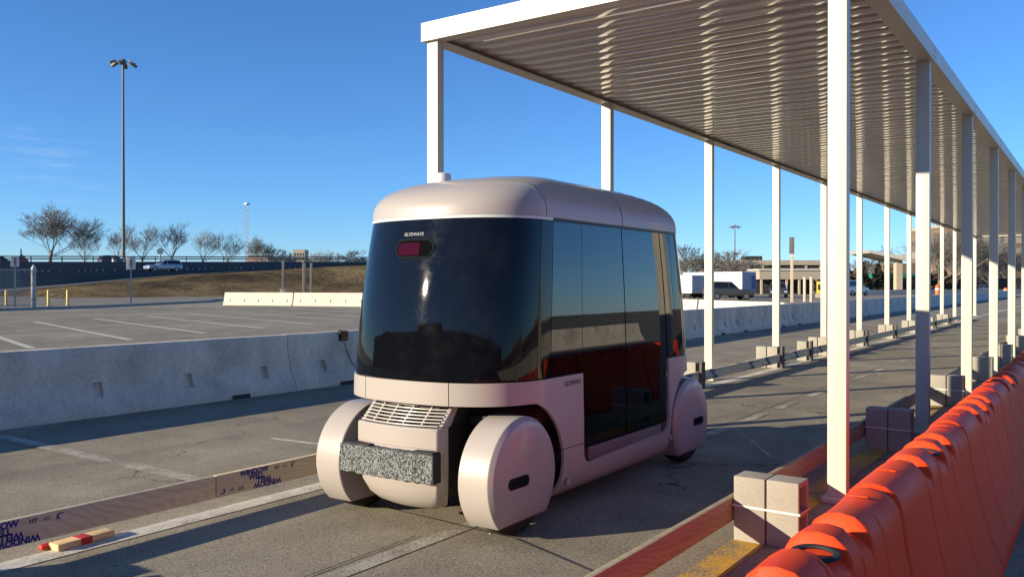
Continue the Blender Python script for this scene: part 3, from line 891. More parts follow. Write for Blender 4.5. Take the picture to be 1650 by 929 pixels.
def s_at(y):
    """arc length of the point on the right side at this y"""
    if abs(y) <= A0 - RY: return S0 + y + (A0 - RY)
    yy = -abs(y)
    for i in range(80):
        if pts[i][1] <= yy <= pts[i + 1][1]:
            f = (yy - pts[i][1]) / (pts[i + 1][1] - pts[i][1])
            s = cum[i] + f * (cum[i + 1] - cum[i]); break
    else: s = 0
    return s if y < 0 else SH - s
def lerp_tab(tab, z):
    if z <= tab[0][0]: return tab[0][1:]
    for p, q in zip(tab, tab[1:]):
        if z <= q[0]:
            f = (z - p[0]) / (q[0] - p[0]); f = f * f * (3 - 2 * f) * 0.5 + f * 0.5
            return tuple(a + (b - a) * f for a, b in zip(p[1:], q[1:]))
    return tab[-1][1:]
PT = [(0.12, 0.615, 1.645), (0.16, 0.668, 1.645), (0.21, 0.703, 1.645), (0.28, 0.726, 1.645), (0.40, 0.738, 1.645), (0.60, 0.738, 1.645), (0.80, 0.733, 1.645), (0.95, 0.730, 1.645)]
def body(s, z):
    b, a = lerp_tab(PT, z)
    x, y = C(s)
    return Vector((x * b / B0, y * a / A0, z))
def glass_(s, z, off=0.0):
    t_ = max(0.0, (z - 0.95) / 1.03)
    b = 0.721 - 0.040 * t_ ** 1.6 - off; a = 1.636 - 0.160 * t_ ** 1.45 - off
    x, y = C(s)
    return Vector((x * b / B0, y * a / A0, z))
def patch(outline, mapper, thick, step=0.035, flip=False, rim=False):
    """a curved panel: outline in (s, z), meshed by Delaunay, mapped on the body and given thickness"""
    dn = []
    for (a, b) in zip(outline, outline[1:] + outline[:1]):
        n = max(1, int(math.hypot(b[0] - a[0], b[1] - a[1]) / step + 0.5))
        for i in range(n): dn.append((a[0] + (b[0] - a[0]) * i / n, a[1] + (b[1] - a[1]) * i / n))
    n0 = len(dn)
    us = [p[0] for p in dn]; ws = [p[1] for p in dn]
    def inside(u, w):
        c = False
        for (x1, y1), (x2, y2) in zip(dn, dn[1:] + dn[:1]):
            if (y1 > w) != (y2 > w) and u < (x2 - x1) * (w - y1) / (y2 - y1) + x1: c = not c
        return c
    V = [Vector(p) for p in dn]
    nu = max(2, int((max(us) - min(us)) / step)); nw = max(2, int((max(ws) - min(ws)) / step))
    for i in range(1, nu):
        for j in range(1, nw):
            u = min(us) + (max(us) - min(us)) * i / nu; w = min(ws) + (max(ws) - min(ws)) * j / nw
            if inside(u, w) and min((u - a) ** 2 + (w - b) ** 2 for a, b in dn) > (0.45 * step) ** 2: V.append(Vector((u, w)))
    ov, oe, of, orig, _, _ = delaunay_2d_cdt(V, [(i, (i + 1) % n0) for i in range(n0)], [list(range(n0))], 1, 1e-6)
    back = {}
    for i, src in enumerate(orig):
        for q in src: back[q] = i
    outer, inner = [], []
    h = 1e-3
    for p in ov:
        u, w = p
        m = mapper(u, w)
        n = (mapper(u + h, w) - mapper(u - h, w)).cross(mapper(u, w + h) - mapper(u, w - h)).normalized()
        outer.append(m); inner.append(m - n * thick)
    N = len(outer)
    fs = [tuple(f) for f in of] + [tuple(i + N for i in reversed(f)) for f in of]
    for i in range(n0):
        a, b = back[i], back[(i + 1) % n0]
        fs.append((b, a, a + N, b + N))
    mb = MB(); vs = outer + inner
    if flip: vs = [Vector((-v.x, v.y, v.z)) for v in vs]
    mb.add(vs, fs)
    if rim: mb.m[-n0:] = [1] * n0
    return mb
def arc(cx_, cz, r, a0, a1, n=14):
    return [(cx_ + r * math.cos(a0 + (a1 - a0) * i / n), cz + r * math.sin(a0 + (a1 - a0) * i / n)) for i in range(n + 1)]
WY, WZ, AR = 1.33, 0.355, 0.466
D0, D1 = -0.595, 0.835                 # door opening
FA, FB = 0.80, 0.942
SF = 0.352                             # fascia seam
g_ = 0.003
def side_panel(front=True):
    """upper side panel with the wheel arch; returns outline in (s, z)"""
    zc = 0.464
    a0 = math.asin((zc - WZ) / AR)
    pts_ = [(SF + g_, FB), (s_at(D0) - g_, FB), (s_at(D0) - g_, zc)]
    cs = s_at(-WY)
    for u, w in [(s_at(-WY + AR * math.cos(a)), WZ + AR * math.sin(a)) for a in [a0 + (math.pi * 0.5 - a0) * i / 12 for i in range(13)]]:
        pts_.append((u, min(w, FA)))
    pts_.append((SF + g_, FA))
    return pts_
up_f = side_panel()
def rear_map(f): return lambda s, z: f(s, z)
zc = 0.464
a0 = math.asin((zc - WZ) / AR)
up_r = [(SH - SF - g_, FB), (SH - SF - g_, FA)]
up_r += [(s_at(WY - AR * math.cos(a)), min(FA, WZ + AR * math.sin(a))) for a in [math.pi / 2 + (a0 - math.pi / 2) * i / 12 for i in range(13)]]
up_r += [(s_at(D1) + g_, zc), (s_at(D1) + g_, FB)]
zl = 0.458
a1 = math.asin((zl - WZ) / AR); a2 = math.asin((0.125 - WZ) / AR)
low = [(s_at(-WY + AR * math.cos(a)), WZ + AR * math.sin(a)) for a in [a2 + (a1 - a2) * i / 8 for i in range(9)]]
rd = 0.10
low += [(s_at(D0) - g_, zl)]
low += [(s_at(D0) + rd - g_ + u, 0.315 + rd + w) for u, w in arc(0, 0, rd, math.pi, 1.5 * math.pi, 6)]
low += [(s_at(D1) - rd + g_ + u, 0.345 + rd + w) for u, w in arc(0, 0, rd, 1.5 * math.pi, 2 * math.pi, 6)]
low += [(s_at(D1) + g_, zl)]
low += [(s_at(WY - AR * math.cos(a)), WZ + AR * math.sin(a)) for a in [a1 + (a2 - a1) * i / 8 for i in range(9)]]
low = low[::-1]
def sect(name, mb, mat, parent=sh, **kw): return mb.obj(name, mat, parent, angle=40, **kw)
for fl_ in (False, True):
    sect('side_panel', patch(up_f, body, 0.02, flip=fl_), M['paint'])
    sect('side_panel', patch(up_r, body, 0.02, flip=fl_), M['paint'])
    sect('sill_panel', patch(low, body, 0.02, flip=fl_), M['paint'])
for s0 in (0.0, SH):
    sect('fascia', patch([(s0 - SF + g_, FA), (s0 + SF - g_, FA), (s0 + SF - g_, FB), (s0 - SF + g_, FB)], body, 0.02), M['paint'])
# glass: separate panes round the cabin
GB, GT = 0.951, 1.968
def pane(name, sa, sb, za, zb, off=0.0, both=True, parent=sh, step=0.05, mat='glass', frame=0):
    ol = [(sa, za), (sb, za), (sb, zb), (sa, zb)]
    r = []
    for fl_ in ((False, True) if both else (False,)):
        o = sect(name, patch(ol, lambda s, z: glass_(s, z, off), 0.008, step=step, flip=fl_, rim=True), [M[mat], M['gasket']], parent)
        r.append(o)
        if frame: frit(o, sa, sb, za, zb, off + 0.0095, fl_, frame)
    return r
def frit(parent, sa, sb, za, zb, off, fl_, w):
    for ol in ([(sa, za), (sb, za), (sb, za + w), (sa, za + w)], [(sa, zb - w), (sb, zb - w), (sb, zb), (sa, zb)],
               [(sa, za + w), (sa + w, za + w), (sa + w, zb - w), (sa, zb - w)], [(sb - w, za + w), (sb, za + w), (sb, zb - w), (sb - w, zb - w)]):
        sect('dark_border', patch(ol, lambda s, z: glass_(s, z, off), 0.006, step=0.08, flip=fl_), M['gasket'], parent)
SW = s_at(-1.17)
ws_ = pane('windshield', -SW, SW, GB, GT, both=False)[0]
pane('rear_windshield', SH - SW, SH + SW, GB, GT, both=False)
pane('quarter_window', SW + 0.006, s_at(-1.015), GB, GT, 0.001)
pane('side_window', s_at(-1.009), s_at(D0) - 0.004, GB, GT, 0.001, mat='clear', frame=0.05)
pane('side_window', s_at(D1) + 0.004, s_at(1.01), GB, GT, 0.001, mat='clear', frame=0.04)
pane('quarter_window', s_at(1.016), SH - SW - 0.006, GB, GT, 0.001)
DM = 0.085
for a, b in ((D0 + 0.006, DM - 0.007), (DM + 0.007, D1 - 0.006)):
    for fl_ in (False, True):
        ol = [(s_at(a), 0.425), (s_at(b), 0.425), (s_at(b), GT), (s_at(a), GT)]
        lf = sect('door_leaf', patch(ol, lambda s, z: glass_(s, z, 0.004), 0.012, step=0.05, flip=fl_, rim=True), [M['clear'], M['gasket']])
        frit(lf, s_at(a), s_at(b), 0.425, GT, 0.018, fl_, 0.065)
for y, z0 in ((D0, 0.43), (DM, 0.43), (D1, 0.43), (-1.012, 0.952), (1.013, 0.952)):
    for fl_ in (False, True):
        sect('pillar', patch([(s_at(y) - 0.035, z0), (s_at(y) + 0.035, z0), (s_at(y) + 0.035, 1.966), (s_at(y) - 0.035, 1.966)], lambda s, z: glass_(s, z, 0.034), 0.02, step=0.08, flip=fl_), M['gasket'])
# door step plate and the dark recess behind it
for sgn in (1, -1):
    MB().box(min(sgn*0.60, sgn*0.712), max(sgn*0.60, sgn*0.712), D0 + 0.11, D1 - 0.10, 0.322, 0.412).obj('door_step', M['step'], sh, bevel=0.006)
# dark bulkheads behind the windshields, open cabin between them
ss = [-SH + 2 * SH * i / 72 for i in range(72)]
for sgy, nm in ((-1, 'front_bulkhead'), (1, 'rear_bulkhead')):
    sel = [s for s in (ss if sgy < 0 else [s + SH for s in ss]) if glass_(s, 1.0).y * sgy > 1.00]
    mb = MB(); rows = []
    for z, k in ((0.802, 0.955), (0.95, 0.962), (1.3, 0.975), (1.7, 0.975), (1.965, 0.965)):
        rows.append([(p.x * k, p.y * (1 - (1 - k) * 0.5), z) for p in [glass_(s, z) for s in sel]])
    mb.grid(rows, close=True, caps=True)
    mb.obj(nm, M['black'], sh)
MB().box(-0.655, 0.655, -0.87, 0.87, 0.16, 0.318).obj('floor_pan', M['black'], sh, bevel=0.02)
MB().box(-0.60, 0.60, -0.86, 0.86, 0.3195, 0.335).obj('cabin_floor', M['cabin'], sh)
for sgy, yb in ((-1, -0.98), (1, 0.98)):
    for x0, x1 in ((-0.60, -0.02), (0.02, 0.60)):
        st_ = MB().box(x0, x1, min(yb, yb - sgy * 0.46), max(yb, yb - sgy * 0.46), 0.62, 0.74).obj('seat', M['seat'], sh, bevel=0.03)
        MB().box(x0, x1, min(yb, yb - sgy * 0.11), max(yb, yb - sgy * 0.11), 0.745, 1.36).obj('backrest', M['seat'], st_, bevel=0.03)
        MB().box(x0 + 0.14, x1 - 0.14, min(yb, yb - sgy * 0.09), max(yb, yb - sgy * 0.09), 1.38, 1.54).obj('headrest', M['seat'], st_, bevel=0.03)
    MB().box(-0.58, 0.58, min(yb, yb - sgy * 0.40), max(yb, yb - sgy * 0.40), 0.337, 0.618).obj('seat_base', M['cabin'], sh)
for y in (-0.42, 0.62): MB().tube((-0.25, y, 0.337), (-0.25, y, 2.1), 0.016, n=10).obj('grab_pole', M['rim'], sh)
MB().box(-0.25, 0.25, -1.57, 1.57, 0.19, 0.798).obj('chassis', M['black'], sh, bevel=0.02)
# roof
RB, RA, ZR, HR = 0.684, 1.480, 1.992, 0.348
def roof(s, k, lift=0.0):
    x, y = C(s)
    e_ = 2.65
    z = ZR + (HR + lift) * (1 - k ** e_) ** (1 / e_)
    ky = k if k > 0.0 else 0
    return Vector((x * RB / B0 * k, y * RA / A0 * (1 - (1 - k) * 1.08), z))
ks = [1.0, 0.998, 0.992, 0.982, 0.965, 0.94, 0.91, 0.87, 0.82, 0.76, 0.69, 0.61]
def roof_panel(name, fa, fb, n, lift=0.0, th=0.018):
    mb = MB(); ro, ri = [], []
    for k in ks:
        sa, sb = fa(k), fb(k)
        a_, b_ = [], []
        for i in range(n + 1):
            s = sa + (sb - sa) * i / n
            p = roof(s, k, lift)
            a_.append(p); b_.append(Vector((p.x * 0.97, p.y * 0.985, p.z - th)))
        ro.append(a_); ri.append(b_)
    ring_rows = []
    mb.grid(ro); mb.grid(ri)
    mb.grid([ro[0], ri[0]]); mb.grid([[r[0] for r in ro], [r[0] for r in ri]]); mb.grid([[r[-1] for r in ro], [r[-1] for r in ri]])
    return mb.obj(name, M['paint'], sh, weld=0.0002, angle=50)
def cap_s(k, y=-1.00, g=0.0):
    """arc length at which the roof line k passes the plane y"""
    want = y + g
    lo, hi = 0.0, SH
    for _ in range(40):
        mid = (lo + hi) / 2
        if roof(mid, k).y < want: lo = mid
        else: hi = mid
    return (lo + hi) / 2
yc = lambda k: -1.00 + 0.10 * (1 - k) / 0.39 * -1
roof_panel('roof_front_cap', lambda k: -cap_s(k, yc(k)), lambda k: cap_s(k, yc(k)), 48, 0.003)
for sg in (1, -1):
    roof_panel('roof_side_panel', lambda k: sg * cap_s(k, yc(k), 0.007), lambda k: sg * cap_s(k, DM - 0.007), 16)
    roof_panel('roof_side_panel', lambda k: sg * cap_s(k, DM + 0.007), lambda k: sg * cap_s(k, 0.98, 0), 14)
roof_panel('roof_rear_cap', lambda k: cap_s(k, 0.983), lambda k: 2 * SH - cap_s(k, 0.983), 48)
mb = MB()
kt = [0.612, 0.5, 0.36, 0.2, 0.02]
mb.grid([[roof(s, k, 0.001) for s in ss] for k in kt], close=True)
mb.obj('roof_top', M['paint'], sh, angle=60)
mb = MB()
mb.grid([[roof(s, k, -0.025) * 1.0 for s in ss] for k in (0.985, 0.95, 0.9, 0.8, 0.6, 0.3, 0.02)], close=True)
mb.obj('roof_liner', M['cabin'], sh)
# light strip under the front cap
e2 = s_at(-1.02)
sect('light_strip', patch([(-e2, 1.9715), (e2, 1.9715), (e2, 1.9895), (-e2, 1.9895)], lambda s, z: glass_(s, 1.97, -0.003) + Vector((0, 0, z - 1.97)), 0.02, step=0.06), M['strip'])
sect('roof_gasket', patch([(e2 + 0.004, 1.9695), (2 * SH - e2 - 0.004, 1.9695), (2 * SH - e2 - 0.004, 1.991), (e2 + 0.004, 1.991)], lambda s, z: glass_(s, 1.97, 0.001) + Vector((0, 0, z - 1.97)), 0.03, step=0.06), M['gasket'])
# roof sensor pod
pd = MB()
rows = []
for r, z in ((0.062, -0.05), (0.062, 0.014), (0.056, 0.027), (0.038, 0.033), (0.005, 0.035)):
    rows.append([(r * math.cos(a), r * math.sin(a), z) for a in [2 * math.pi * i / 20 for i in range(20)]])
pd.grid(rows, close=True)
pd.obj('sensor_pod', M['pod'], sh, (-0.31, -0.84, 2.330), angle=45)
# display on the windshield: ring, dark pill, plum screen
def pill(w, h, n=10):
    r = h / 2
    o = [(w / 2 - r + r * math.cos(a), r * math.sin(a)) for a in [-math.pi / 2 + math.pi * i / n for i in range(n + 1)]]
    return o + [(-x, -z) for x, z in o]
def wsmap(off): return lambda s, z: glass_(s, z, off)
zc_ = 1.783
for nm, w, h, off, mt in (('display_ring', 0.335, 0.132, -0.004, 'ring'), ('display_recess', 0.300, 0.100, -0.0075, 'recess')):
    sect(nm, patch([(u, zc_ + w_) for u, w_ in pill(w, h)], wsmap(off), 0.004, step=0.03), M[mt], ws_)
sc = [(u, zc_ - 0.004 + w_) for u, w_ in pill(0.27, 0.082)]
sc = [(min(u, 0.055), w_) for u, w_ in sc]
sect('display_screen', patch(sc, wsmap(-0.0105), 0.003, step=0.02), M['display'], ws_)
def lay_text(me, parent, mapper):
    for v in me.vertices: v.co = mapper(v.co.x, v.co.y)
    return link_mesh('lettering', me, parent)
lay_text(text_mesh('GLYDWAYS', 0.040, M['letter'], bold=0.001, align='CENTER'), ws_, lambda x, y: glass_(x * 0.82 - 0.02, zc_ + 0.082 + y * 0.75, -0.002))
for sg in (1,):
    lay_text(text_mesh('GLYDWAYS', 0.043, M['letter_dark'], bold=0.0012), sh, lambda x, y: body(s_at(-0.85) + x * 0.92, 0.876 + y) + Vector((0.002, 0, 0)))
# nose
def nose_rows():
    rows = []
    tab = [(0.125, 0.17, -1.44), (0.135, 0.205, -1.485), (0.16, 0.245, -1.53), (0.21, 0.285, -1.575), (0.29, 0.315, -1.61), (0.40, 0.330, -1.626), (0.48, 0.334, -1.632), (0.535, 0.335, -1.634), (0.541, 0.335, -1.630), (0.547, 0.335, -1.634), (0.655, 0.335, -1.634), (0.668, 0.333, -1.626)]
    for z, w, yf in tab:
        r = []; yf -= 0.105
        rc = 0.010
        for i in range(17):
            x = (w - rc) * (-1 + 2 * i / 16)
            r.append((x, yf + 0.045 * (x / w) ** 2, z))
        ye = yf + 0.045
        right = [(w - rc + rc * math.sin(q), ye + rc * (1 - math.cos(q)), z) for q in (0.4, 0.8, 1.2, 1.57)]
        r = [(-x, y, z) for x, y, z in reversed(right)] + r + right
        r = [(-w, yf + 0.15, z)] + r + [(w, yf + 0.15, z)]
        rows.append(r)
    return rows
nm_ = MB(); nr = nose_rows()
nm_.grid(nr); nm_.add(nr[0], [tuple(range(len(nr[0])))]); nm_.add(nr[-1], [tuple(range(len(nr[-1])))])
for rz in (0, math.pi):
    link_mesh('nose', nm_.mesh('nose', M['paint'], weld=0.0002, angle=24) if rz == 0 else bpy.data.objects['nose'].data, sh, (0, 0, 0), (0, 0, rz))
nose = bpy.data.objects['nose']
# flanks of the grille and dark backing
for sg in (-1, 1):
    poly = [(-1.655, 0.669), (-1.53, 0.798), (-1.47, 0.798), (-1.56, 0.669)]
    MB().prism(poly, 'x', sg * 0.332, sg * 0.306).obj('grille_cheek', M['paint'], sh, bevel=0.003)
poly = [(-1.66, 0.6685), (-1.53, 0.792), (-1.30, 0.792), (-1.30, 0.6685)]
MB().prism(poly, 'x', -0.304, 0.304).obj('grille_backing', M['black'], sh)
gl = bpy.data.objects['grille_backing']
for i in range(7):
    f = i / 6
    y = -1.725 + 0.13 * f; z = 0.681 + 0.104 * f
    row = []
    rows = []
    for j in range(13):
        u = -1 + 2 * j / 12
        yy = y + 0.055 * u * u
        x = 0.318 * u
        rows.append([(x, yy - 0.003, z - 0.0025), (x, yy - 0.002, z + 0.003), (x, yy + 0.012, z + 0.0032), (x, yy + 0.012, z - 0.0025)])
    mb = MB(); mb.grid(rows, close=True, caps=True)
    mb.obj('grille_slat', M['chrome'], sh, angle=30)
for u in (-0.62, -0.2, 0.2, 0.62):
    y = 0.055 * u * u
    y -= 0.103; MB().add([(0.318*u - 0.005, -1.612 + y, 0.675), (0.318*u + 0.005, -1.612 + y, 0.675), (0.318*u + 0.005, -1.49 + y, 0.788), (0.318*u - 0.005, -1.49 + y, 0.788),
              (0.318*u - 0.005, -1.58 + y, 0.672), (0.318*u + 0.005, -1.58 + y, 0.672), (0.318*u + 0.005, -1.46 + y, 0.785), (0.318*u - 0.005, -1.46 + y, 0.785)],
             [(0,1,2,3),(7,6,5,4),(0,4,5,1),(2,6,7,3),(1,5,6,2),(0,3,7,4)]).obj('grille_divider', M['chrome'], sh, smooth=False)
# speckled foam bumper, slightly ragged
bf = MB()
rows = []
rn = random.Random(11)
for j in range(29):
    u = -1 + 2 * j / 28
    x = 0.385 * u
    y0b = -1.742 + 0.012 * u * u
    jit = lambda: rn.uniform(-0.004, 0.004)
    rows.append([(x, y0b + jit(), 0.350 + jit()), (x, y0b + jit() * 0.5, 0.40), (x, y0b + jit() * 0.5, 0.47), (x, y0b + jit(), 0.523 + jit()), (x, -1.685, 0.523 + jit() + (0.008 if 3 < j < 24 else 0)), (x, -1.672, 0.520), (x, -1.672, 0.350)])
bf.grid(rows, close=True, caps=True)
bf.obj('foam_bumper', M['foam'], sh, (-0.03, -0.043, 0), angle=50)
MB().box(0.3585, 0.366, -1.775, -1.70, 0.352, 0.53).obj('bumper_end_plate', M['black'], sh)
MB().box(0.20, 0.357, -1.775, -1.70, 0.5275, 0.538).obj('bumper_strap', M['black'], sh)
MB().box(-0.36, -0.16, -1.775, -1.70, 0.5275, 0.538).obj('bumper_strap', M['black'], sh)
# wheels with full covers
def cover_mesh():
    r, chop = 0.372, -0.272
    al = math.acos(chop / r)
    ol = []
    half_ang = math.asin(-chop / r)
    n = 56
    a_s, a_e = -half_ang, math.pi + half_ang
    for i in range(n + 1):
        a = a_s + (a_e - a_s) * i / n
        ol.append((r * math.cos(a), r * math.sin(a)))
    m = 8
    x0, x1 = ol[-1][0], ol[0][0]
    for i in range(1, m): ol.append((x0 + (x1 - x0) * i / m, chop))
    def ring(x, k, kz=None): return [(x, y * k, z * (kz or k)) for y, z in ol]
    prof = [(0.0, 1.0), (0.20, 1.0), (0.208, 0.9985), (0.213, 0.995), (0.2155, 0.988), (0.236, 0.935), (0.2395, 0.922), (0.242, 0.905), (0.2495, 0.6), (0.252, 0.3), (0.252, 0.02)]
    mb = MB()
    mb.grid([ring(x, k) for x, k in prof], close=True)
    mb.grid([ring(x, k) for x, k in ((0.0, 1.0), (-0.006, 0.985), (-0.006, 0.6), (-0.006, 0.02))], close=True)
    return mb.mesh('wheel_cover', M['paint'], weld=0.0005, angle=26)
cvm = cover_mesh()
def lathe_x(prof, n=40):
    mb = MB()
    mb.grid([[(x, r * math.cos(2 * math.pi * i / n), r * math.sin(2 * math.pi * i / n)) for i in range(n)] for x, r in prof], close=True)
    return mb
tym = lathe_x([(0.0, 0.20), (0.005, 0.29), (0.02, 0.325), (0.05, 0.338), (0.13, 0.338), (0.16, 0.325), (0.175, 0.29), (0.18, 0.20)]).mesh('tyre', M['tyre'], angle=60)
hbm = lathe_x([(0.02, 0.02), (0.02, 0.2), (0.16, 0.2), (0.16, 0.02)]).mesh('hub', M['rim'])
slm = MB(); po = pill(0.225, 0.070); slm.prism(po, 'x', 0.2415, 0.2545)
slm = slm.mesh('cover_slot', M['gasket'])
slb = MB(); slb.prism(pill(0.17, 0.04), 'x', 0.2548, 0.2560); slb = slb.mesh('slot_lens', M['ring'])
for sx in (1, -1):
    for sy in (-1, 1):
        wh = bpy.data.objects.new('wheel_cover', cvm); COL.objects.link(wh); wh.parent = sh
        wh.location = (sx * 0.500, sy * WY, 0.362)
        wh.rotation_euler = (0, 0, 0 if sx > 0 else math.pi)
        dy = -0.095 * (1 if sx * sy < 0 else -1)
        sl = link_mesh('cover_slot', slm, wh, (0, dy * 1.0, -0.012))
        link_mesh('slot_lens', slb, wh, (0, dy, -0.012))
        ty = link_mesh('tyre', tym, sh, (sx * (0.500 + 0.03), sy * WY, 0.339), (0, 0, 0 if sx > 0 else math.pi))
        link_mesh('hub', hbm, ty)
for sy in (-1, 1):
    MB().tube((-0.56, sy * WY, 0.34), (0.56, sy * WY, 0.34), 0.04, n=10).obj('axle', M['black'], sh)
    for sx in (-1, 1):
        MB().tube((sx * 0.34, sy * WY, 0.62), (sx * 0.53, sy * WY, 0.40), 0.022, n=8).obj('suspension_arm', M['black'], sh)
        MB().box(min(sx*0.34, sx*0.50), max(sx*0.34, sx*0.50), sy * WY - 0.05, sy * WY + 0.05, 0.66, 0.72).obj('steering_link', M['black'], sh, bevel=0.006)
for sgn in (1, -1):
    MB().tube((sgn * 0.735, -0.80, 0.235), (sgn * 0.727, -0.80, 0.235), 0.022, n=14).obj('jacking_plug', M['paint'], sh)
    MB().tube((sgn * 0.735, 0.88, 0.28), (sgn * 0.727, 0.88, 0.28), 0.022, n=14).obj('jacking_plug', M['paint'], sh)

# ------------------------------------------------------------------ cars far off
def car_mesh_parts(L, W, H, kind):
    """side outlines (y, z) of body and cabin; y forward"""
    if kind == 'suv':
        lower = [(-0.5, 0.22), (-0.5, 0.52), (-0.485, 0.60), (0.16, 0.60), (0.42, 0.545), (0.49, 0.46), (0.5, 0.22)]
        cab = [(-0.485, 0.60), (-0.43, 0.96), (-0.30, 1.0), (0.02, 0.985), (0.18, 0.60)]
    elif kind == 'van':
        lower = [(-0.5, 0.18), (-0.5, 0.55), (0.30, 0.55), (0.46, 0.48), (0.5, 0.18)]
        cab = [(-0.5, 0.55), (-0.49, 0.97), (-0.45, 1.0), (0.15, 0.99), (0.32, 0.55)]
    else:
        lower = [(-0.5, 0.24), (-0.5, 0.60), (-0.30, 0.65), (0.20, 0.64), (0.46, 0.54), (0.5, 0.24)]
        cab = [(-0.36, 0.65), (-0.20, 1.0), (0.06, 0.99), (0.24, 0.64)]
    return [(y * L, z * H) for y, z in lower], [(y * L, z * H) for y, z in cab]
def make_car(name, lab, cat, loc, rz, L, W, H, kind, paint):
    t_ = thing(name, lab, cat, loc, rz)
    lower, cab = car_mesh_parts(L, W, H, kind)
    MB().prism(lower, 'x', -W / 2, W / 2).obj('body', paint, t_, bevel=0.09, seg=3)
    mb = MB()
    zb = cab[0][1]; zt = max(z for _, z in cab)
    def inset(z): return W / 2 - 0.05 - 0.17 * (z - zb) / (zt - zb)
    n = len(cab)
    vs = [(-inset(z), y, z - (0.03 if i in (0, n-1) else 0)) for i, (y, z) in enumerate(cab)] + [(inset(z), y, z - (0.03 if i in (0, n-1) else 0)) for i, (y, z) in enumerate(cab)]
    fs = [(i, (i+1) % n, n + (i+1) % n, n + i) for i in range(n)] + [tuple(range(n-1, -1, -1)), tuple(range(n, 2*n))]
    mb.add(vs, fs); mb.obj('cabin', paint, t_, bevel=0.06, seg=3)
    # windows proud of the cabin by 12 mm
    def wq(y0, y1, f0, f1, sx):
        z0 = zb + (zt - zb) * f0; z1 = zb + (zt - zb) * f1
        def yr(z, lead):
            a, b = (cab[-1], cab[-2]) if lead else (cab[0], cab[1])
            f = (z - a[1]) / max(1e-6, b[1] - a[1]); return a[0] + (b[0] - a[0]) * min(1, f)
        ya0, yb0 = max(y0, yr(z0, False) + 0.18), min(y1, yr(z0, True) - 0.18)
        ya1, yb1 = max(y0, yr(z1, False) + 0.15), min(y1, yr(z1, True) - 0.15)
        m2 = MB()
        xs = lambda z, o: sx * (inset(z) + o)
        v = [(xs(z0, 0.012), ya0, z0), (xs(z0, 0.012), yb0, z0), (xs(z1, 0.012), yb1, z1), (xs(z1, 0.012), ya1, z1)]
        v += [(xs(z0, -0.03), ya0, z0), (xs(z0, -0.03), yb0, z0), (xs(z1, -0.03), yb1, z1), (xs(z1, -0.03), ya1, z1)]
        m2.add(v, [(0,1,2,3),(7,6,5,4),(0,4,5,1),(1,5,6,2),(2,6,7,3),(3,7,4,0)])
        m2.obj('window', M['car_glass'], t_, smooth=False)
    ymid = -0.05 * L
    for sx in (-1, 1):
        wq(-L, ymid - 0.06, 0.12, 0.84, sx); wq(ymid + 0.06, L, 0.12, 0.84, sx)
    for (i0, i1, nm) in ((0, 1, 'rear_window'), (n - 1, n - 2, 'front_window')):
        a, b = cab[i0], cab[i1]
        m2 = MB(); v = []
        for f in (0.15, 0.85):
            y = a[0] + (b[0] - a[0]) * f; z = a[1] + (b[1] - a[1]) * f
            off = -0.015 if i0 == 0 else 0.015
            for sx in (-1, 1): v.append((sx * (inset(z) - 0.10), y + off, z + 0.006))
        v2 = [(x, y + (0.03 if i0 == 0 else -0.03), z) for x, y, z in v]
        m2.add(v + v2, [(0,1,3,2),(6,7,5,4),(0,4,5,1),(1,5,7,3),(3,7,6,2),(2,6,4,0)])
        m2.obj(nm, M['car_glass'], t_, smooth=False)
    r = 0.21 * H if kind != 'van' else 0.17 * H
    for sx in (-1, 1):
        for yy in (-0.31 * L, 0.32 * L):
            wo = MB().tube((sx * (W / 2 - 0.2), yy, r), (sx * (W / 2 + 0.015), yy, r), r, n=18).obj('wheel', M['tyre'], t_)
            MB().tube((sx * (W / 2 + 0.016), yy, r), (sx * (W / 2 + 0.03), yy, r), r * 0.62, n=14).obj('rim', M['rim'], wo)
        MB().box(min(sx*W*0.36, sx*W*0.485), max(sx*W*0.36, sx*W*0.485), -L/2 - 0.02, -L/2 + 0.1, H * 0.46, H * 0.58).obj('tail_lamp', M['tail'], t_, bevel=0.01)
        MB().box(min(sx*W*0.30, sx*W*0.46), max(sx*W*0.30, sx*W*0.46), L/2 - 0.16, L/2 - 0.02, H * 0.37, H * 0.44).obj('headlamp', M['lamp'], t_, bevel=0.01)
    MB().box(-W/2 + 0.1, W/2 - 0.1, -L/2 - 0.05, -L/2 + 0.1, H*0.24, H*0.33).obj('bumper', M['black'], t_, bevel=0.02)
    return t_
# direction of the highway near the silver car
ia = near_e[6]; ib = near_e[8]
hd = (ib - ia).normalized(); hrz = math.atan2(hd.y, hd.x) - math.pi / 2
pc = P(263, 117.8); pc.z = 3.30
make_car('silver_car', 'silver hatchback driving along the highway before the dark wall', 'car', tuple(pc), hrz + math.pi, 4.75, 1.85, 1.62, 'suv', M['silver'])
p = P(185, 138); p.z = 4.55
make_car('dark_car', 'dark car roof showing over the highway wall beside the tall mast', 'car', tuple(p), hrz, 4.8, 1.85, 1.65, 'suv', M['charcoal'])
p = P(0, 124); p.z = 4.1
make_car('dark_car', 'dark car at the left photo edge above the highway wall', 'car', tuple(p), hrz, 4.8, 1.85, 1.6, 'suv', M['charcoal'])
p = P(1174, 86)
make_car('dark_suv', 'charcoal sport utility vehicle parked before the white trailer', 'suv', tuple(p), R(-52), 4.7, 1.9, 1.85, 'suv', M['charcoal'])
p = P(1374, 118)
make_car('white_van', 'white van behind the fifth left canopy post', 'van', tuple(p), R(-20), 5.2, 2.0, 2.15, 'van', M['van_white'])
p = P(1254, 100)
make_car('dark_suv', 'dark sport utility vehicle behind the fourth left canopy post', 'suv', tuple(p), R(200), 4.6, 1.9, 1.8, 'suv', M['charcoal'])
p = P(1588, 150)
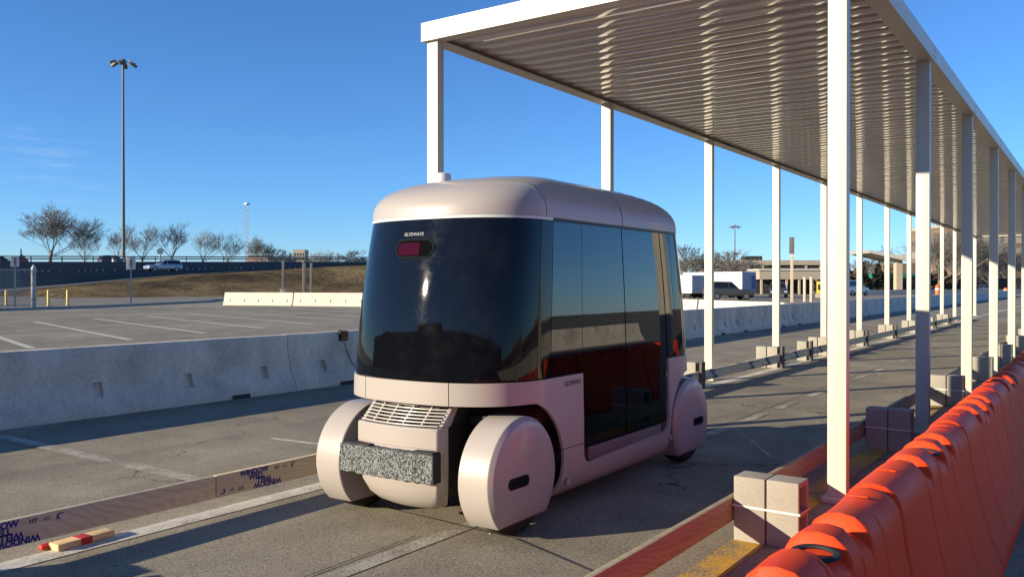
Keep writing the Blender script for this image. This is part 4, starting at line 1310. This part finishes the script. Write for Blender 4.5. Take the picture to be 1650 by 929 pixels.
make_car('navy_car', 'navy blue car before the brown brick building', 'car', tuple(p), R(60), 4.6, 1.8, 1.5, 'sedan', M['navy'])

# ------------------------------------------------------------------ masts, signs, bollards
def mast(px, depth, base, top, r, lab, heads=6, hr=1.0):
    t_ = thing('light_mast', lab, 'light mast', tuple(P(px, depth, base)))
    H = top - base
    MB().tube((0, 0, 0), (0, 0, H), r, r * 0.55, 10).obj('mast_pole', M['mast'], t_)
    MB().tube((0, 0, H), (0, 0, H + 0.6 * hr), r * 1.8, r * 1.2, 10).obj('hub', M['mast'], t_)
    mb = MB()
    for i in range(20):
        a = 2 * math.pi * i / 20; b = 2 * math.pi * (i + 1) / 20
        mb.tube((1.05*hr*math.cos(a), 1.05*hr*math.sin(a), H + 0.15), (1.05*hr*math.cos(b), 1.05*hr*math.sin(b), H + 0.15), 0.07, n=5)
    mb.obj('lamp_ring', M['mast'], t_)
    for i in range(heads):
        a = 2 * math.pi * (i + 0.3) / heads
        l = MB()
        Mx = Matrix.Rotation(a, 4, 'Z') @ Matrix.Translation((1.35 * hr, 0, H)) @ Matrix.Rotation(R(28), 4, 'Y')
        l.box(-0.45*hr, 0.45*hr, -0.26*hr, 0.26*hr, -0.14, 0.2, M=Mx)
        l.obj('lamp_head', M['mast'], t_, bevel=0.05)
    return t_
mast(199, 142, 4.0, 38.0, 0.30, 'tall dark high-mast light pole behind the highway wall', 6, 1.25)
mast(1184, 330, 0.0, 23.6, 0.34, 'distant slim light mast left of the second left canopy post', 6, 1.3)
t_ = thing('lattice_tower', 'thin lattice tower behind the bare trees', 'tower', tuple(P(398, 260, 0)))
Ht = 1.55 + (458 - 330) / 1382 * 260
mb = MB()
for a in (0, 2.1, 4.2):
    mb.tube((0.45*math.cos(a), 0.45*math.sin(a), 0), (0.45*math.cos(a), 0.45*math.sin(a), Ht), 0.06, n=5)
mb.obj('tower_legs', M['galv'], t_)
mb = MB(); z = 0.0; i = 0
while z < Ht - 1:
    a, b = (0, 2.1, 4.2)[i % 3], (0, 2.1, 4.2)[(i + 1) % 3]
    mb.tube((0.45*math.cos(a), 0.45*math.sin(a), z), (0.45*math.cos(b), 0.45*math.sin(b), z + 0.9), 0.04, n=4); z += 0.45; i += 1
mb.obj('bracing', M['galv'], t_)
MB().box(-0.7, 0.7, -0.7, 0.7, Ht, Ht + 0.5).obj('tower_head', M['lamp'], t_, bevel=0.1)
def face_cam(p): return math.atan2(-p.y, -p.x) + math.pi / 2      # local -Y faces the tripod
def sign_post(px, depth, top_y, base, w, h, lab, mat='sign_back', postmat='galv', r=0.05, bar=True):
    p = P(px, depth, base)
    t_ = thing('sign_post', lab, 'sign', tuple(p), face_cam(p))
    top = 1.55 + (458 - top_y) / 1382 * depth - base
    MB().box(-r, r, -r * 0.6, r * 0.6, 0, top - 0.1).obj('sign_pole', M[postmat], t_, smooth=False)
    MB().box(-w / 2, w / 2, r * 0.6 + 0.002, r * 0.6 + 0.022, top - h, top).obj('sign_plate', M[mat], t_, bevel=0.006)
    if bar: MB().box(-w * 0.14, w * 0.14, -r * 0.6 - 0.03, -r * 0.6 - 0.002, top - h * 0.72, top - h * 0.22).obj('sign_bracket', M['post_grey'], t_, smooth=False)
    return t_
sign_post(24, 53, 412, 0.16, 0.46, 0.68, 'pale sign seen from behind on a thin pole at the left photo edge')
sign_post(211, 62, 414, 0.16, 0.62, 0.90, 'pale sign seen from behind on a pole left of the silver car')
p = P(258, 220, 0)
t_ = thing('road_sign', 'small pale octagonal sign on a pole beyond the highway wall', 'sign', tuple(p), face_cam(p))
MB().tube((0, 0, 0), (0, 0, 9.6), 0.22, n=8).obj('sign_pole', M['sign_back'], t_)
MB().tube((0, -0.15, 10.0), (0, -0.35, 10.0), 0.85, n=8).obj('sign_plate', M['sign_back'], t_, smooth=False)
# fence post and mesh by the left edge
p = P(54, 53, 0.16)
t_ = thing('gate_post', 'thick galvanised gate post with a pointed cap', 'post', tuple(p), face_cam(p))
MB().tube((0, 0, 0), (0, 0, 2.35), 0.14, n=14).obj('post_tube', M['galv'], t_)
MB().tube((0, 0, 2.35), (0, 0, 2.62), 0.16, 0.02, n=14).obj('post_cap', M['lamp'], t_)
for z in (0.45, 1.35, 2.0): MB().tube((0, 0, z), (0, 0, z + 0.07), 0.16, n=14).obj('clamp', M['post_grey'], t_)
p2 = P(-40, 51, 0.16)
t_ = thing('chain_fence', 'see-through chain-link fence left of the gate post', 'fence', tuple(p))
dv = p2 - p; mb = MB()
for z in (0.1, 2.3): mb.tube((0, 0, z), tuple(dv + Vector((0, 0, z))), 0.03, n=6)
mb.obj('fence_rail', M['galv'], t_)
mb = MB(); n = 46
for i in range(n):
    a = dv * (i / n)
    for sgn in (1, -1):
        b = dv * ((i + sgn * 15) / n)
        f0 = 0.0
        end = 1.0
        if i + sgn * 15 < 0: end = i / 15
        if i + sgn * 15 > n: end = (n - i) / 15
        q0 = a + Vector((0, 0, 0.1)); q1 = a.lerp(b, end) + Vector((0, 0, 0.1 + 2.2 * end))
        mb.tube(q0, q1, 0.006, n=3, caps=False)
tag(mb.obj('fence_wire', M['galv'], t_), kind='stuff')
for px, dep, lab in ((10, 54.5, 'yellow bollard nearest the left photo edge'), (78, 54.5, 'yellow bollard just right of the galvanised gate post'), (109, 55.5, 'yellow bollard rightmost of the three, on open kerb')):
    p = P(px, dep, 0.16)
    t_ = thing('bollard', lab, 'bollard', tuple(p), 0, 'yellow bollards at the kerb')
    mb = MB()
    mb.grid([[(r * math.cos(a), r * math.sin(a), z) for a in [2 * math.pi * i / 14 for i in range(14)]] for r, z in ((0.085, 0), (0.085, 0.98), (0.07, 1.03), (0.03, 1.055), (0.001, 1.06))], close=True)
    mb.obj('bollard_tube', M['bollard'], t_)
    MB().tube((0, 0, 0), (0, 0, 0.06), 0.13, n=14).obj('bollard_base', M['kerb'], t_)
# bare posts behind the cream barriers
for px, dep, ty, r, lab in ((456.5, 90, 420, 0.13, 'bare grey post leftmost of three behind the cream barriers'), (490, 84, 424, 0.17, 'bare grey post middle of three behind the cream barriers'), (501.5, 82, 424, 0.12, 'pale bare post rightmost of three behind the cream barriers')):
    p = P(px, dep, 0.15); H = 1.55 + (458 - ty) / 1382 * dep - 0.15
    t_ = thing('bare_post', lab, 'post', tuple(p), face_cam(p), 'bare posts behind the cream barriers')
    MB().box(-r, r, -r, r, 0, H).obj('post_shaft', M['post_grey'], t_, bevel=0.02)
    MB().box(-r * 1.1, r * 1.1, -r * 1.1, r * 1.1, H, H + 0.06).obj('post_cap', M['post_grey'], t_, bevel=0.01)
    if px < 460: MB().box(-0.34, 0.34, -0.3, 0.3, 0, 0.9).obj('post_base', M['post_tan'], t_, bevel=0.03)
# tan sign pole and posts on the right
p = P(1276, 74, 0)
t_ = thing('tall_sign', 'tall tan pole with a narrow dark grey sign on top', 'sign', tuple(p), face_cam(p))
MB().box(-0.125, 0.125, -0.1, 0.1, 0, 4.35).obj('sign_pole', M['post_tan'], t_, bevel=0.02)
MB().box(-0.23, 0.19, -0.13, 0.13, 4.2, 5.62).obj('sign_panel', M['sign_dark'], t_, bevel=0.02)
for px, lab in ((1296.5, 'short tan post left of two behind the barrier row'), (1307, 'short tan post right of two behind the barrier row')):
    p = P(px, 76, 0)
    t_ = thing('short_post', lab, 'post', tuple(p), 0, 'short tan posts')
    MB().box(-0.11, 0.11, -0.1, 0.1, 0, 2.15).obj('post_shaft', M['post_tan'], t_, bevel=0.02)
    MB().box(-0.13, 0.13, -0.12, 0.12, 2.15, 2.22).obj('post_cap', M['post_tan'], t_, bevel=0.01)
# ------------------------------------------------------------------ trailers and buildings
def box_thing(name, lab, cat, p, rz, group=None): return thing(name, lab, cat, tuple(p), rz, group)
def trailer(px, dep, lab, L, W, H, rz, blue=True):
    p = P(px, dep)
    t_ = thing('box_trailer', lab, 'trailer', tuple(p), rz, 'white box trailers')
    MB().box(-W/2, W/2, 0, L, 0.55, H).obj('cargo_box', M['trailer'], t_, bevel=0.05)
    MB().box(-W/2 + 0.08, -0.01, -0.035, -0.002, 0.62, H - 0.1).obj('rear_door', M['trailer_shade'], t_, smooth=False)
    MB().box(0.01, W/2 - 0.08, -0.035, -0.002, 0.62, H - 0.1).obj('rear_door', M['trailer_shade'], t_, smooth=False)
    if blue: MB().box(W*0.15, W*0.44, -0.04, -0.036, 1.0, H - 0.4).obj('door_print', M['trailer_blue'], t_, smooth=False)
    for sx in (-1, 1):
        for y in (0.7, 1.6): MB().tube((sx*(W/2 - 0.3), y, 0.42), (sx*(W/2 - 0.02), y, 0.42), 0.42, n=14).obj('wheel', M['tyre'], t_)
    MB().box(-0.15, 0.15, L - 1.2, L - 1.0, 0, 0.55).obj('landing_leg', M['black'], t_, smooth=False)
trailer(1207, 98, 'white box trailer with blue print on its shade-tinted doors behind the dark suv', 9.0, 2.5, 3.0, R(90 - 20))
trailer(1126, 97, 'white box trailer nearest the back of the shuttle', 4.2, 2.3, 2.6, R(90 - 20), False)
def building(name, lab, cat, px0, px1, dep, h, mat, depth=12, base=0.0):
    a, b = P(px0, dep), P(px1, dep)
    d = b - a; w = d.length; rz = math.atan2(d.y, d.x)
    t_ = thing(name, lab, cat, (a.x, a.y, base), rz)
    MB().box(0, w, 0, depth, 0, h).obj('wall', M[mat], t_, smooth=False)
    return t_, w
# parking deck far away
t_, w = building('parking_deck', 'long pale parking deck with dark open levels far behind the trailers', 'building', 1160, 1345, 300, 8.0, 'dark_gap', 30)
for z0, z1 in ((2.6, 4.2), (5.6, 7.1), (8.3, 10.0)):
    MB().box(-0.5, w + 0.5, -0.6, 30, z0, z1).obj('parapet', M['pale_wall'], t_, smooth=False)
for i in range(9): MB().box(w * i / 8 - 0.4, w * i / 8 + 0.4, -0.3, 0.2, 0, 8.2).obj('column', M['pale_wall'], t_, smooth=False)
MB().box(10, 16, 4, 10, 10, 11.6).obj('stair_tower', M['dark_gap'], t_, smooth=False)
# low shelter with beige fascia
a, b = P(1224, 135), P(1332, 135); d = b - a; w = d.length
t_ = thing('low_shelter', 'low shelter with a beige fascia behind the tan sign pole', 'shelter', tuple(a), math.atan2(d.y, d.x))
MB().box(0, w, 0, 6, 2.35, 3.75).obj('fascia', M['pale_wall'], t_, smooth=False)
MB().box(-0.2, w + 0.2, -0.2, 6.2, 3.76, 4.0).obj('roof', M['pale_roof'], t_, smooth=False)
MB().box(0.4, w - 0.4, 5, 5.8, 0, 2.34).obj('back_wall', M['dark_gap'], t_, smooth=False)
for i in range(6): MB().box(0.2 + (w - 0.6) * i / 5, 0.5 + (w - 0.6) * i / 5, 0.1, 0.4, 0, 2.34).obj('column', M['post_tan'], t_, smooth=False)
MB().box(w * 0.22, w * 0.4, -0.3, -0.1, 0.2, 1.6).obj('pay_cabinet', M['trailer'], t_, smooth=False)
# canopy of the service station: two tilted slabs on a pillar
a, b = P(1399, 150), P(1524, 150); d = b - a; w = d.length
t_ = thing('service_canopy', 'white winged service station canopy on a thick pale pillar', 'canopy', tuple(a), math.atan2(d.y, d.x))
MB().prism([(0, 7.6), (w * 0.46, 6.55), (w * 0.46, 5.75), (0.4, 7.05)], 'y', 0, 9).obj('roof_wing', M['pale_roof'], t_, smooth=False)
MB().prism([(w * 0.465, 6.5), (w, 7.7), (w, 7.2), (w * 0.465, 5.7)], 'y', 0, 9).obj('roof_wing', M['pale_roof'], t_, smooth=False)
MB().box(w*0.43, w*0.51, 2, 3.2, 0, 5.9).obj('pillar', M['post_tan'], t_, smooth=False)
MB().box(w*0.06, w*0.09, 6, 6.4, 0, 7.0).obj('column', M['post_grey'], t_, smooth=False)
a2 = P(1418, 165); b2 = P(1482, 165); d2 = b2 - a2; w2 = d2.length
t_ = thing('kiosk', 'dark glazed kiosk with a teal fascia under the winged canopy', 'kiosk', tuple(a2), math.atan2(d2.y, d2.x))
MB().box(0, w2, 0, 5, 0, 3.4).obj('wall', M['dark_gap'], t_, smooth=False)
MB().box(-0.1, w2 + 0.1, -0.25, 5.1, 2.75, 3.6).obj('fascia', M['green'], t_, smooth=False)
MB().box(0.2, w2 - 0.2, -0.08, -0.01, 0.6, 2.5).obj('window', M['window'], t_, smooth=False)
MB().box(w2*0.1, w2*0.9, -0.12, 5, 3.62, 5.6).obj('upper_wall', M['brick'], t_, smooth=False)
# brown brick building
t_, w = building('brick_building', 'broad brown brick building with rows of pale windows beyond the canopy end', 'building', 1541, 1900, 175, 13.5, 'brick', 20)
wm = MB().box(-0.7, 0.7, -0.06, -0.004, 0, 1.2).mesh('window', M['pale_window'], smooth=False)
wd = MB().box(-0.7, 0.7, -0.05, -0.004, 0, 1.5).mesh('window', M['window'], smooth=False)
rn = random.Random(2)
for f in range(4):
    for i in range(int(w / 2.3)):
        link_mesh('window', wm if (f >= 2 and rn.random() < 0.75) else wd, t_, (1.4 + 2.3 * i, 0, (1.3, 4.3, 7.6, 9.9)[f]))
MB().box(-0.3, w + 0.3, -0.3, 20.3, 13.5, 14.1).obj('roof_parapet', M['pale_wall'], t_, smooth=False)
# pale low wall in front
a = P(1388, 128); b = P(1720, 150)
d = b - a
t_ = thing('low_wall', 'low pale wall running before the service station and brick building', 'wall', tuple(a), math.atan2(d.y, d.x))
MB().box(0, d.length, 0, 0.35, 0, 0.62).obj('wall_body', M['cream'], t_, smooth=False)
MB().box(-0.05, d.length + 0.05, -0.05, 0.40, 0.622, 0.75).obj('coping', M['cream'], t_, smooth=False)
t_ = thing('dark_fence', 'black slatted screen before the brick building', 'fence', tuple(P(1609, 146)), math.atan2(d.y, d.x))
for i in range(12): MB().box(0.28 * i, 0.28 * i + 0.24, 0, 0.05, 0, 2.6).obj('slat', M['black'], t_, smooth=False)
def barrel(px, dep, lab, h=1.1):
    t_ = thing('traffic_barrel', lab, 'barrel', tuple(P(px, dep)), 0, 'orange traffic markers far off')
    mb = MB()
    mb.grid([[(r * math.cos(a), r * math.sin(a), z) for a in [2 * math.pi * i / 12 for i in range(12)]] for r, z in ((0.42, 0), (0.40, h * .1), (0.36, h * .12), (0.32, h * .9), (0.2, h), (0.01, h))], close=True)
    mb.obj('barrel_body', M['orange_sign'], t_)
    MB().tube((0, 0, h * 0.5), (0, 0, h * 0.66), 0.362, 0.352, 12).obj('white_band', M['sign_back'], t_)
barrel(1511, 125, 'tall orange traffic marker before the bare tree at the service station', 1.5)
barrel(1621, 140, 'orange traffic marker before the black slatted screen', 1.0)
p = P(1321, 100)
t_ = thing('ticket_machine', 'yellow ticket machine on a pale plinth behind the big right post', 'machine', tuple(p), face_cam(p))
MB().box(-0.35, 0.35, -0.25, 0.25, 0.5, 1.9).obj('cabinet', M['yellow_equip'], t_, bevel=0.04)
MB().box(-0.2, 0.2, -0.27, -0.251, 0.9, 1.55).obj('screen', M['black'], t_, smooth=False)
MB().box(-0.5, 0.5, -0.4, 0.4, 0, 0.5).obj('plinth', M['kerb'], t_, bevel=0.03)
# little far things on the left skyline
p = P(34, 150, 3.0)
t_ = thing('red_hut', 'small red hut with a chimney behind the highway wall', 'hut', tuple(p), face_cam(p))
MB().prism([(-1.2, 0), (1.2, 0), (1.2, 2.7), (0.1, 3.9), (-1.2, 2.7)], 'y', 0, 3).obj('wall', M['redbrick'], t_, smooth=False)
MB().box(-0.1, 0.1, 1, 1.2, 3.8, 4.8).obj('chimney', M['black'], t_, smooth=False)
p = P(184.5, 134, 4.6)
t_ = thing('road_drum', 'pale drum standing on the highway by the tall mast', 'drum', tuple(P(183.5, 128.5, 4.0)))
MB().tube((0, 0, 0), (0, 0, 1.5), 0.30, 0.27, 12).obj('drum_body', M['sign_back'], t_)
t_, w = building('tan_block', 'square tan apartment block on the skyline over the bank', 'building', 472, 491, 420, 18.6, 'pale_wall', 8)
for i in range(4):
    for f in range(4): MB().box(0.7 + i * 1.3, 1.3 + i * 1.3, -0.12, -0.01, 9 + f * 2.2, 10.2 + f * 2.2).obj('window', M['window'], t_, smooth=False)
t_, w = building('brown_hall', 'low brown hall with a red base beyond the bare trees', 'building', 396, 432, 380, 14.0, 'pale_wall', 8)
MB().box(-0.2, w * 0.9, -0.3, -0.02, 0, 12.0).obj('facade', M['redbrick'], t_, smooth=False)
MB().box(w * 0.1, w, -0.5, 8, 14.02, 14.6).obj('roof', M['brick'], t_, smooth=False)

# ------------------------------------------------------------------ bare trees
def tree_mesh(seed, H, spread=0.55, levels=5, lean=0.0, twig=0.012, tr=0.022, first=0.24):
    rnd = random.Random(seed)
    trunk, crown = MB(), MB()
    def grow(p, d, L, r, lev):
        n = 3 if lev < 3 else 2
        pts = [p]
        rr = [r]
        q = p.copy(); dd = d.copy()
        for i in range(n):
            dd = (dd + Vector((rnd.uniform(-1, 1), rnd.uniform(-1, 1), rnd.uniform(-0.4, 0.7))) * 0.17).normalized()
            q = q + dd * (L / n)
            pts.append(q.copy()); rr.append(max(twig, r * (1 - 0.45 * (i + 1) / n)))
        tgt = trunk if lev == 0 else crown
        for i in range(n):
            tgt.tube(pts[i], pts[i + 1], rr[i], rr[i + 1], 6 if lev == 0 else 4 if lev < 3 else 3, caps=False)
        if lev >= levels: return
        k = rnd.randint(3, 4) if lev < levels - 1 else rnd.randint(3, 5)
        if lev == 0: k = 6
        for j in range(k):
            f = 1.0 if j == 0 else rnd.uniform(0.45 if lev else 0.55, 1.0)
            i = min(n - 1, int(f * n)); b = pts[i].lerp(pts[i + 1], f * n - i) if f < 1 else pts[-1]
            ax = Vector((math.cos(j * 2.4 + seed + lev), math.sin(j * 2.4 + seed + lev), rnd.uniform(-0.1, 0.35)))
            sp = spread * (0.35 if j == 0 else rnd.uniform(0.8, 1.35)) * (1.15 if lev == 0 else 1.0)
            nd = (dd * (1 - 0.35 * sp) + ax.normalized() * sp + Vector((0, 0, 0.12))).normalized()
            grow(b, nd, L * rnd.uniform(0.60, 0.82) * (1.25 if lev == 0 else 1), max(twig, rr[-1] * rnd.uniform(0.55, 0.75)), lev + 1)
    grow(Vector((0, 0, 0)), Vector((lean, 0, 1)).normalized(), H * first, H * tr, 0)
    zmax = max(v[2] for v in crown.v)
    k = H / zmax
    for m_ in (trunk, crown): m_.v = [(x * k, y * k, z * k) for x, y, z in m_.v]
    return trunk.mesh('trunk', M['bark'], fixn=False), crown.mesh('branches', M['twig'], fixn=False)
TV = [tree_mesh(s, 10.0, sp, 6 if s == 3 else 5, twig=0.012) for s, sp in ((3, 0.62), (12, 0.55), (25, 0.52), (41, 0.6))]
TW = [tree_mesh(s, 10.0, sp, 5, twig=0.022, first=0.18) for s, sp in ((53, 0.75), (67, 0.8))]
SC = [bpy.data.meshes.new_from_object(link_mesh('tmp', m)) for m in ()]
def bare_tree(px, dep, base, H, v, lab, group='bare winter trees along the skyline', rz=0.0, name='bare_tree', wide=1.0, twigmat=None):
    t_ = thing(name, lab, 'tree', tuple(P(px, dep, base)), rz, group)
    tm, cm = v
    for nm, m in (('trunk', tm), ('branches', cm)):
        o = link_mesh(nm, m, t_)
        o.scale = (H / 10 * wide, H / 10 * wide, H / 10)
D = 165
def th(y_top, dep, base): return 1.55 + (458 - y_top) / 1382 * dep - base
BZ = 4.5
for px, yt, dep, v, lab, wd_ in (
    (80, 322, 160, 0, 'biggest bare tree on the skyline, wide crown left of the tall mast', 1.35),
    (137, 371, 185, 1, 'small bare tree between the biggest tree and the tall mast', 1.0),
    (186, 358, 185, 2, 'bare tree just left of the tall mast', 0.95),
    (228, 354, 178, 3, 'bare tree just right of the tall mast', 1.0),
    (275, 355, 180, 1, 'bare tree above the silver car, beside the octagonal sign', 1.1),
    (322, 365, 185, 2, 'bare tree right of the octagonal sign, left of the lattice tower', 1.05),
    (368, 368, 190, 3, 'bare tree just left of the lattice tower', 1.0),
    (412, 376, 200, 0, 'bare tree just right of the lattice tower', 0.9)):
    bare_tree(px, dep, BZ, th(yt, dep, BZ) , TV[v], lab, rz=px * 0.7, wide=wd_)
for px, yt, dep, v, lab in ((446, 398, 260, 2, 'low faint bare tree left of the tan block'), (508, 400, 260, 1, 'low faint bare tree right of the tan block'), (525, 402, 270, 3, 'faint bare tree between tan block and shuttle'), (580, 402, 250, 0, 'faint bare tree touching the shuttle outline')):
    bare_tree(px, dep, 3.0, th(yt, dep, 3.0), TW[v % 2], lab, rz=px, wide=1.3)
# right skyline
for px, yt, dep, v, lab, wd_, H0 in (
    (1112, 392, 150, TW[0], 'bushy bare tree just behind the shuttle rear corner', 1.2, 0),
    (1128, 396, 165, TW[1], 'bare tree over the nearest trailer', 1.1, 0),
    (1195, 401, 190, TW[0], 'rounded bare tree over the white trailer', 1.3, 0),
    (1183, 408, 200, TW[1], 'low bare tree left of the rounded one over the trailer', 1.2, 0),
    (1405, 395, 175, TW[1], 'bare tree top behind the winged canopy', 1.2, 0),
    (1512, 356, 150, TV[0], 'tall bare tree beside the brick building, behind canopy posts', 1.2, 0),
    (1537, 340, 145, TV[2], 'tall pale-trunked bare tree at the corner of the brick building', 1.0, 0),
    (1500, 372, 170, TV[3], 'bare tree behind the right end of the winged canopy', 1.2, 0)):
    bare_tree(px, dep, 0, th(yt, dep, 0), v, lab, rz=px, wide=wd_)
for px, yt, dep, v, lab in ((1566, 372, 150, TV[1], 'bare tree before the left windows of the brick building'), (1598, 384, 148, TV[3], 'bare tree before the middle of the brick building'), (1634, 376, 152, TV[2], 'bare tree before the right windows of the brick building')):
    bare_tree(px, dep, 0, th(yt, dep, 0), v, lab, rz=px * 1.3, wide=1.3)
# scrub: reddish thicket behind the trailers and dark evergreens by the service station
def thicket(name, lab, px0, px1, dep, h, mat, n, seed, leaf):
    rnd = random.Random(seed)
    o = P((px0 + px1) / 2, dep)
    mb = MB()
    for i in range(n):
        px = rnd.uniform(px0, px1); c = P(px, dep + rnd.uniform(-3, 5)) - o
        hh_ = h * rnd.uniform(0.45, 1.0) * (0.7 + 0.3 * math.sin(px * 0.25 + seed))
        z = rnd.random() ** 0.8 * hh_
        s = leaf * rnd.uniform(0.5, 1.2)
        a = Vector((rnd.gauss(0, 1), rnd.gauss(0, 1), rnd.gauss(0, 1.2))).normalized(); b = a.orthogonal().normalized()
        c = c + Vector((0, 0, z))
        mb.add([c - a * s, c + b * s * 0.35, c + a * s, c - b * s * 0.35], [(0, 1, 2, 3)])
    ob = mb.obj(name, mat, None, tuple(o), smooth=False, fixn=False)
    return tag(ob, lab, 'shrubs', kind='stuff')
thicket('scrub', 'reddish brown winter scrub behind the white trailer', 1100, 1245, 200, 4.6, M['redtwig'], 3600, 4, 0.75)
thicket('scrub', 'brown scrub in front of the parking deck', 1250, 1400, 220, 6.0, M['redtwig'], 3000, 9, 0.85)
thicket('evergreen_hedge', 'dark evergreen hedge left of the winged canopy', 1338, 1432, 160, 6.4, M['evergreen'], 4200, 6, 0.55)
thicket('scrub', 'brown scrub between winged canopy and brick building', 1470, 1545, 168, 7.5, M['redtwig'], 2400, 12, 0.6)

# ------------------------------------------------------------------ behind and right of the camera: what the glass reflects, with added unseen buildings
t_ = thing('rear_reflection_block', 'long low dark block added behind the camera to darken the windshield reflection', 'building', (-42, -11.5, 0), 0)  # unseen dark block, added to darken the lower windshield reflection
MB().box(0, 78, -9, 0, 0, 3.7).obj('wall', M['redtwig'], t_, smooth=False)
MB().box(-0.4, 78.4, -9.2, 0.25, 3.71, 4.1).obj('roof_edge', M['black'], t_, smooth=False)
for x0, x1, h in ((24, 33, 5.4), (6, 12, 5.0), (43, 48, 4.7), (60, 66, 5.2)): MB().box(x0, x1, -8.6, -5.2, 4.11, h + 0.3).obj('roof_block', M['black'], t_, smooth=False)
for i in range(21): MB().box(1.5 + 3.6 * i, 3.6 + 3.6 * i, 0.01, 0.08, 1.0, 2.7).obj('window', M['window'], t_, smooth=False)
for i, (x, y, H) in enumerate(((-9, -27, 6.5), (-3, -31, 6.0), (3, -29, 7.0), (9, -34, 6.4))):
    o = thing('mirrored_tree', ['bare tree behind the camera beside the low building', 'second bare tree behind the camera', 'tall bare tree behind the camera to the right', 'outer bare tree behind the camera to the right'][i], 'tree', (x, y, 0), i * 1.3)
    for nm, m in zip(('trunk', 'branches'), TW[i % 2]):
        b = link_mesh(nm, m, o); b.scale = (H / 10 * 1.4, H / 10 * 1.4, H / 10)
t_ = thing('side_reflection_block', 'long low block added right of the camera for the side glass to mirror', 'building', (70, -30, 0), R(90))  # unseen block, added as a skyline for the side glass reflections
for x0, x1, h, mt in ((0, 30, 3.4, 'brick'), (30.2, 52, 5.0, 'pale_wall'), (52.2, 96, 3.0, 'brick'), (96.2, 130, 4.2, 'post_grey')):
    MB().box(x0, x1, -10, 0, 0, h).obj('wall', M[mt], t_, smooth=False)
    for i in range(int((x1 - x0) / 4)): MB().box(x0 + 1 + 4 * i, x0 + 3.4 + 4 * i, 0.01, 0.1, 0.8, h - 1.0).obj('window', M['window'], t_, smooth=False)
for i in range(4):
    t_ = thing('lamp_post', ['lamp post right of the camera nearest the lane', 'second lamp post right of the camera', 'third lamp post right of the camera', 'outermost lamp post right of the camera'][i], 'lamp post', (22 + 2 * i, -4 + 14 * i, 0))
    MB().tube((0, 0, 0), (0, 0, 7), 0.09, 0.06, 8).obj('pole', M['mast'], t_)
    MB().box(-0.8, 0.8, -0.15, 0.15, 7.0, 7.12).obj('lamp_head', M['mast'], t_, smooth=False)
for k in range(5):
    t_ = thing('concrete_barrier', 'grey concrete barrier right of the camera, %s of the row mirrored in the glass' % ordn[k], 'barrier', (7.5, -2 + 6 * k, 0), 0, 'concrete barriers right of the camera')
    link_mesh('barrier_body', jm, t_)
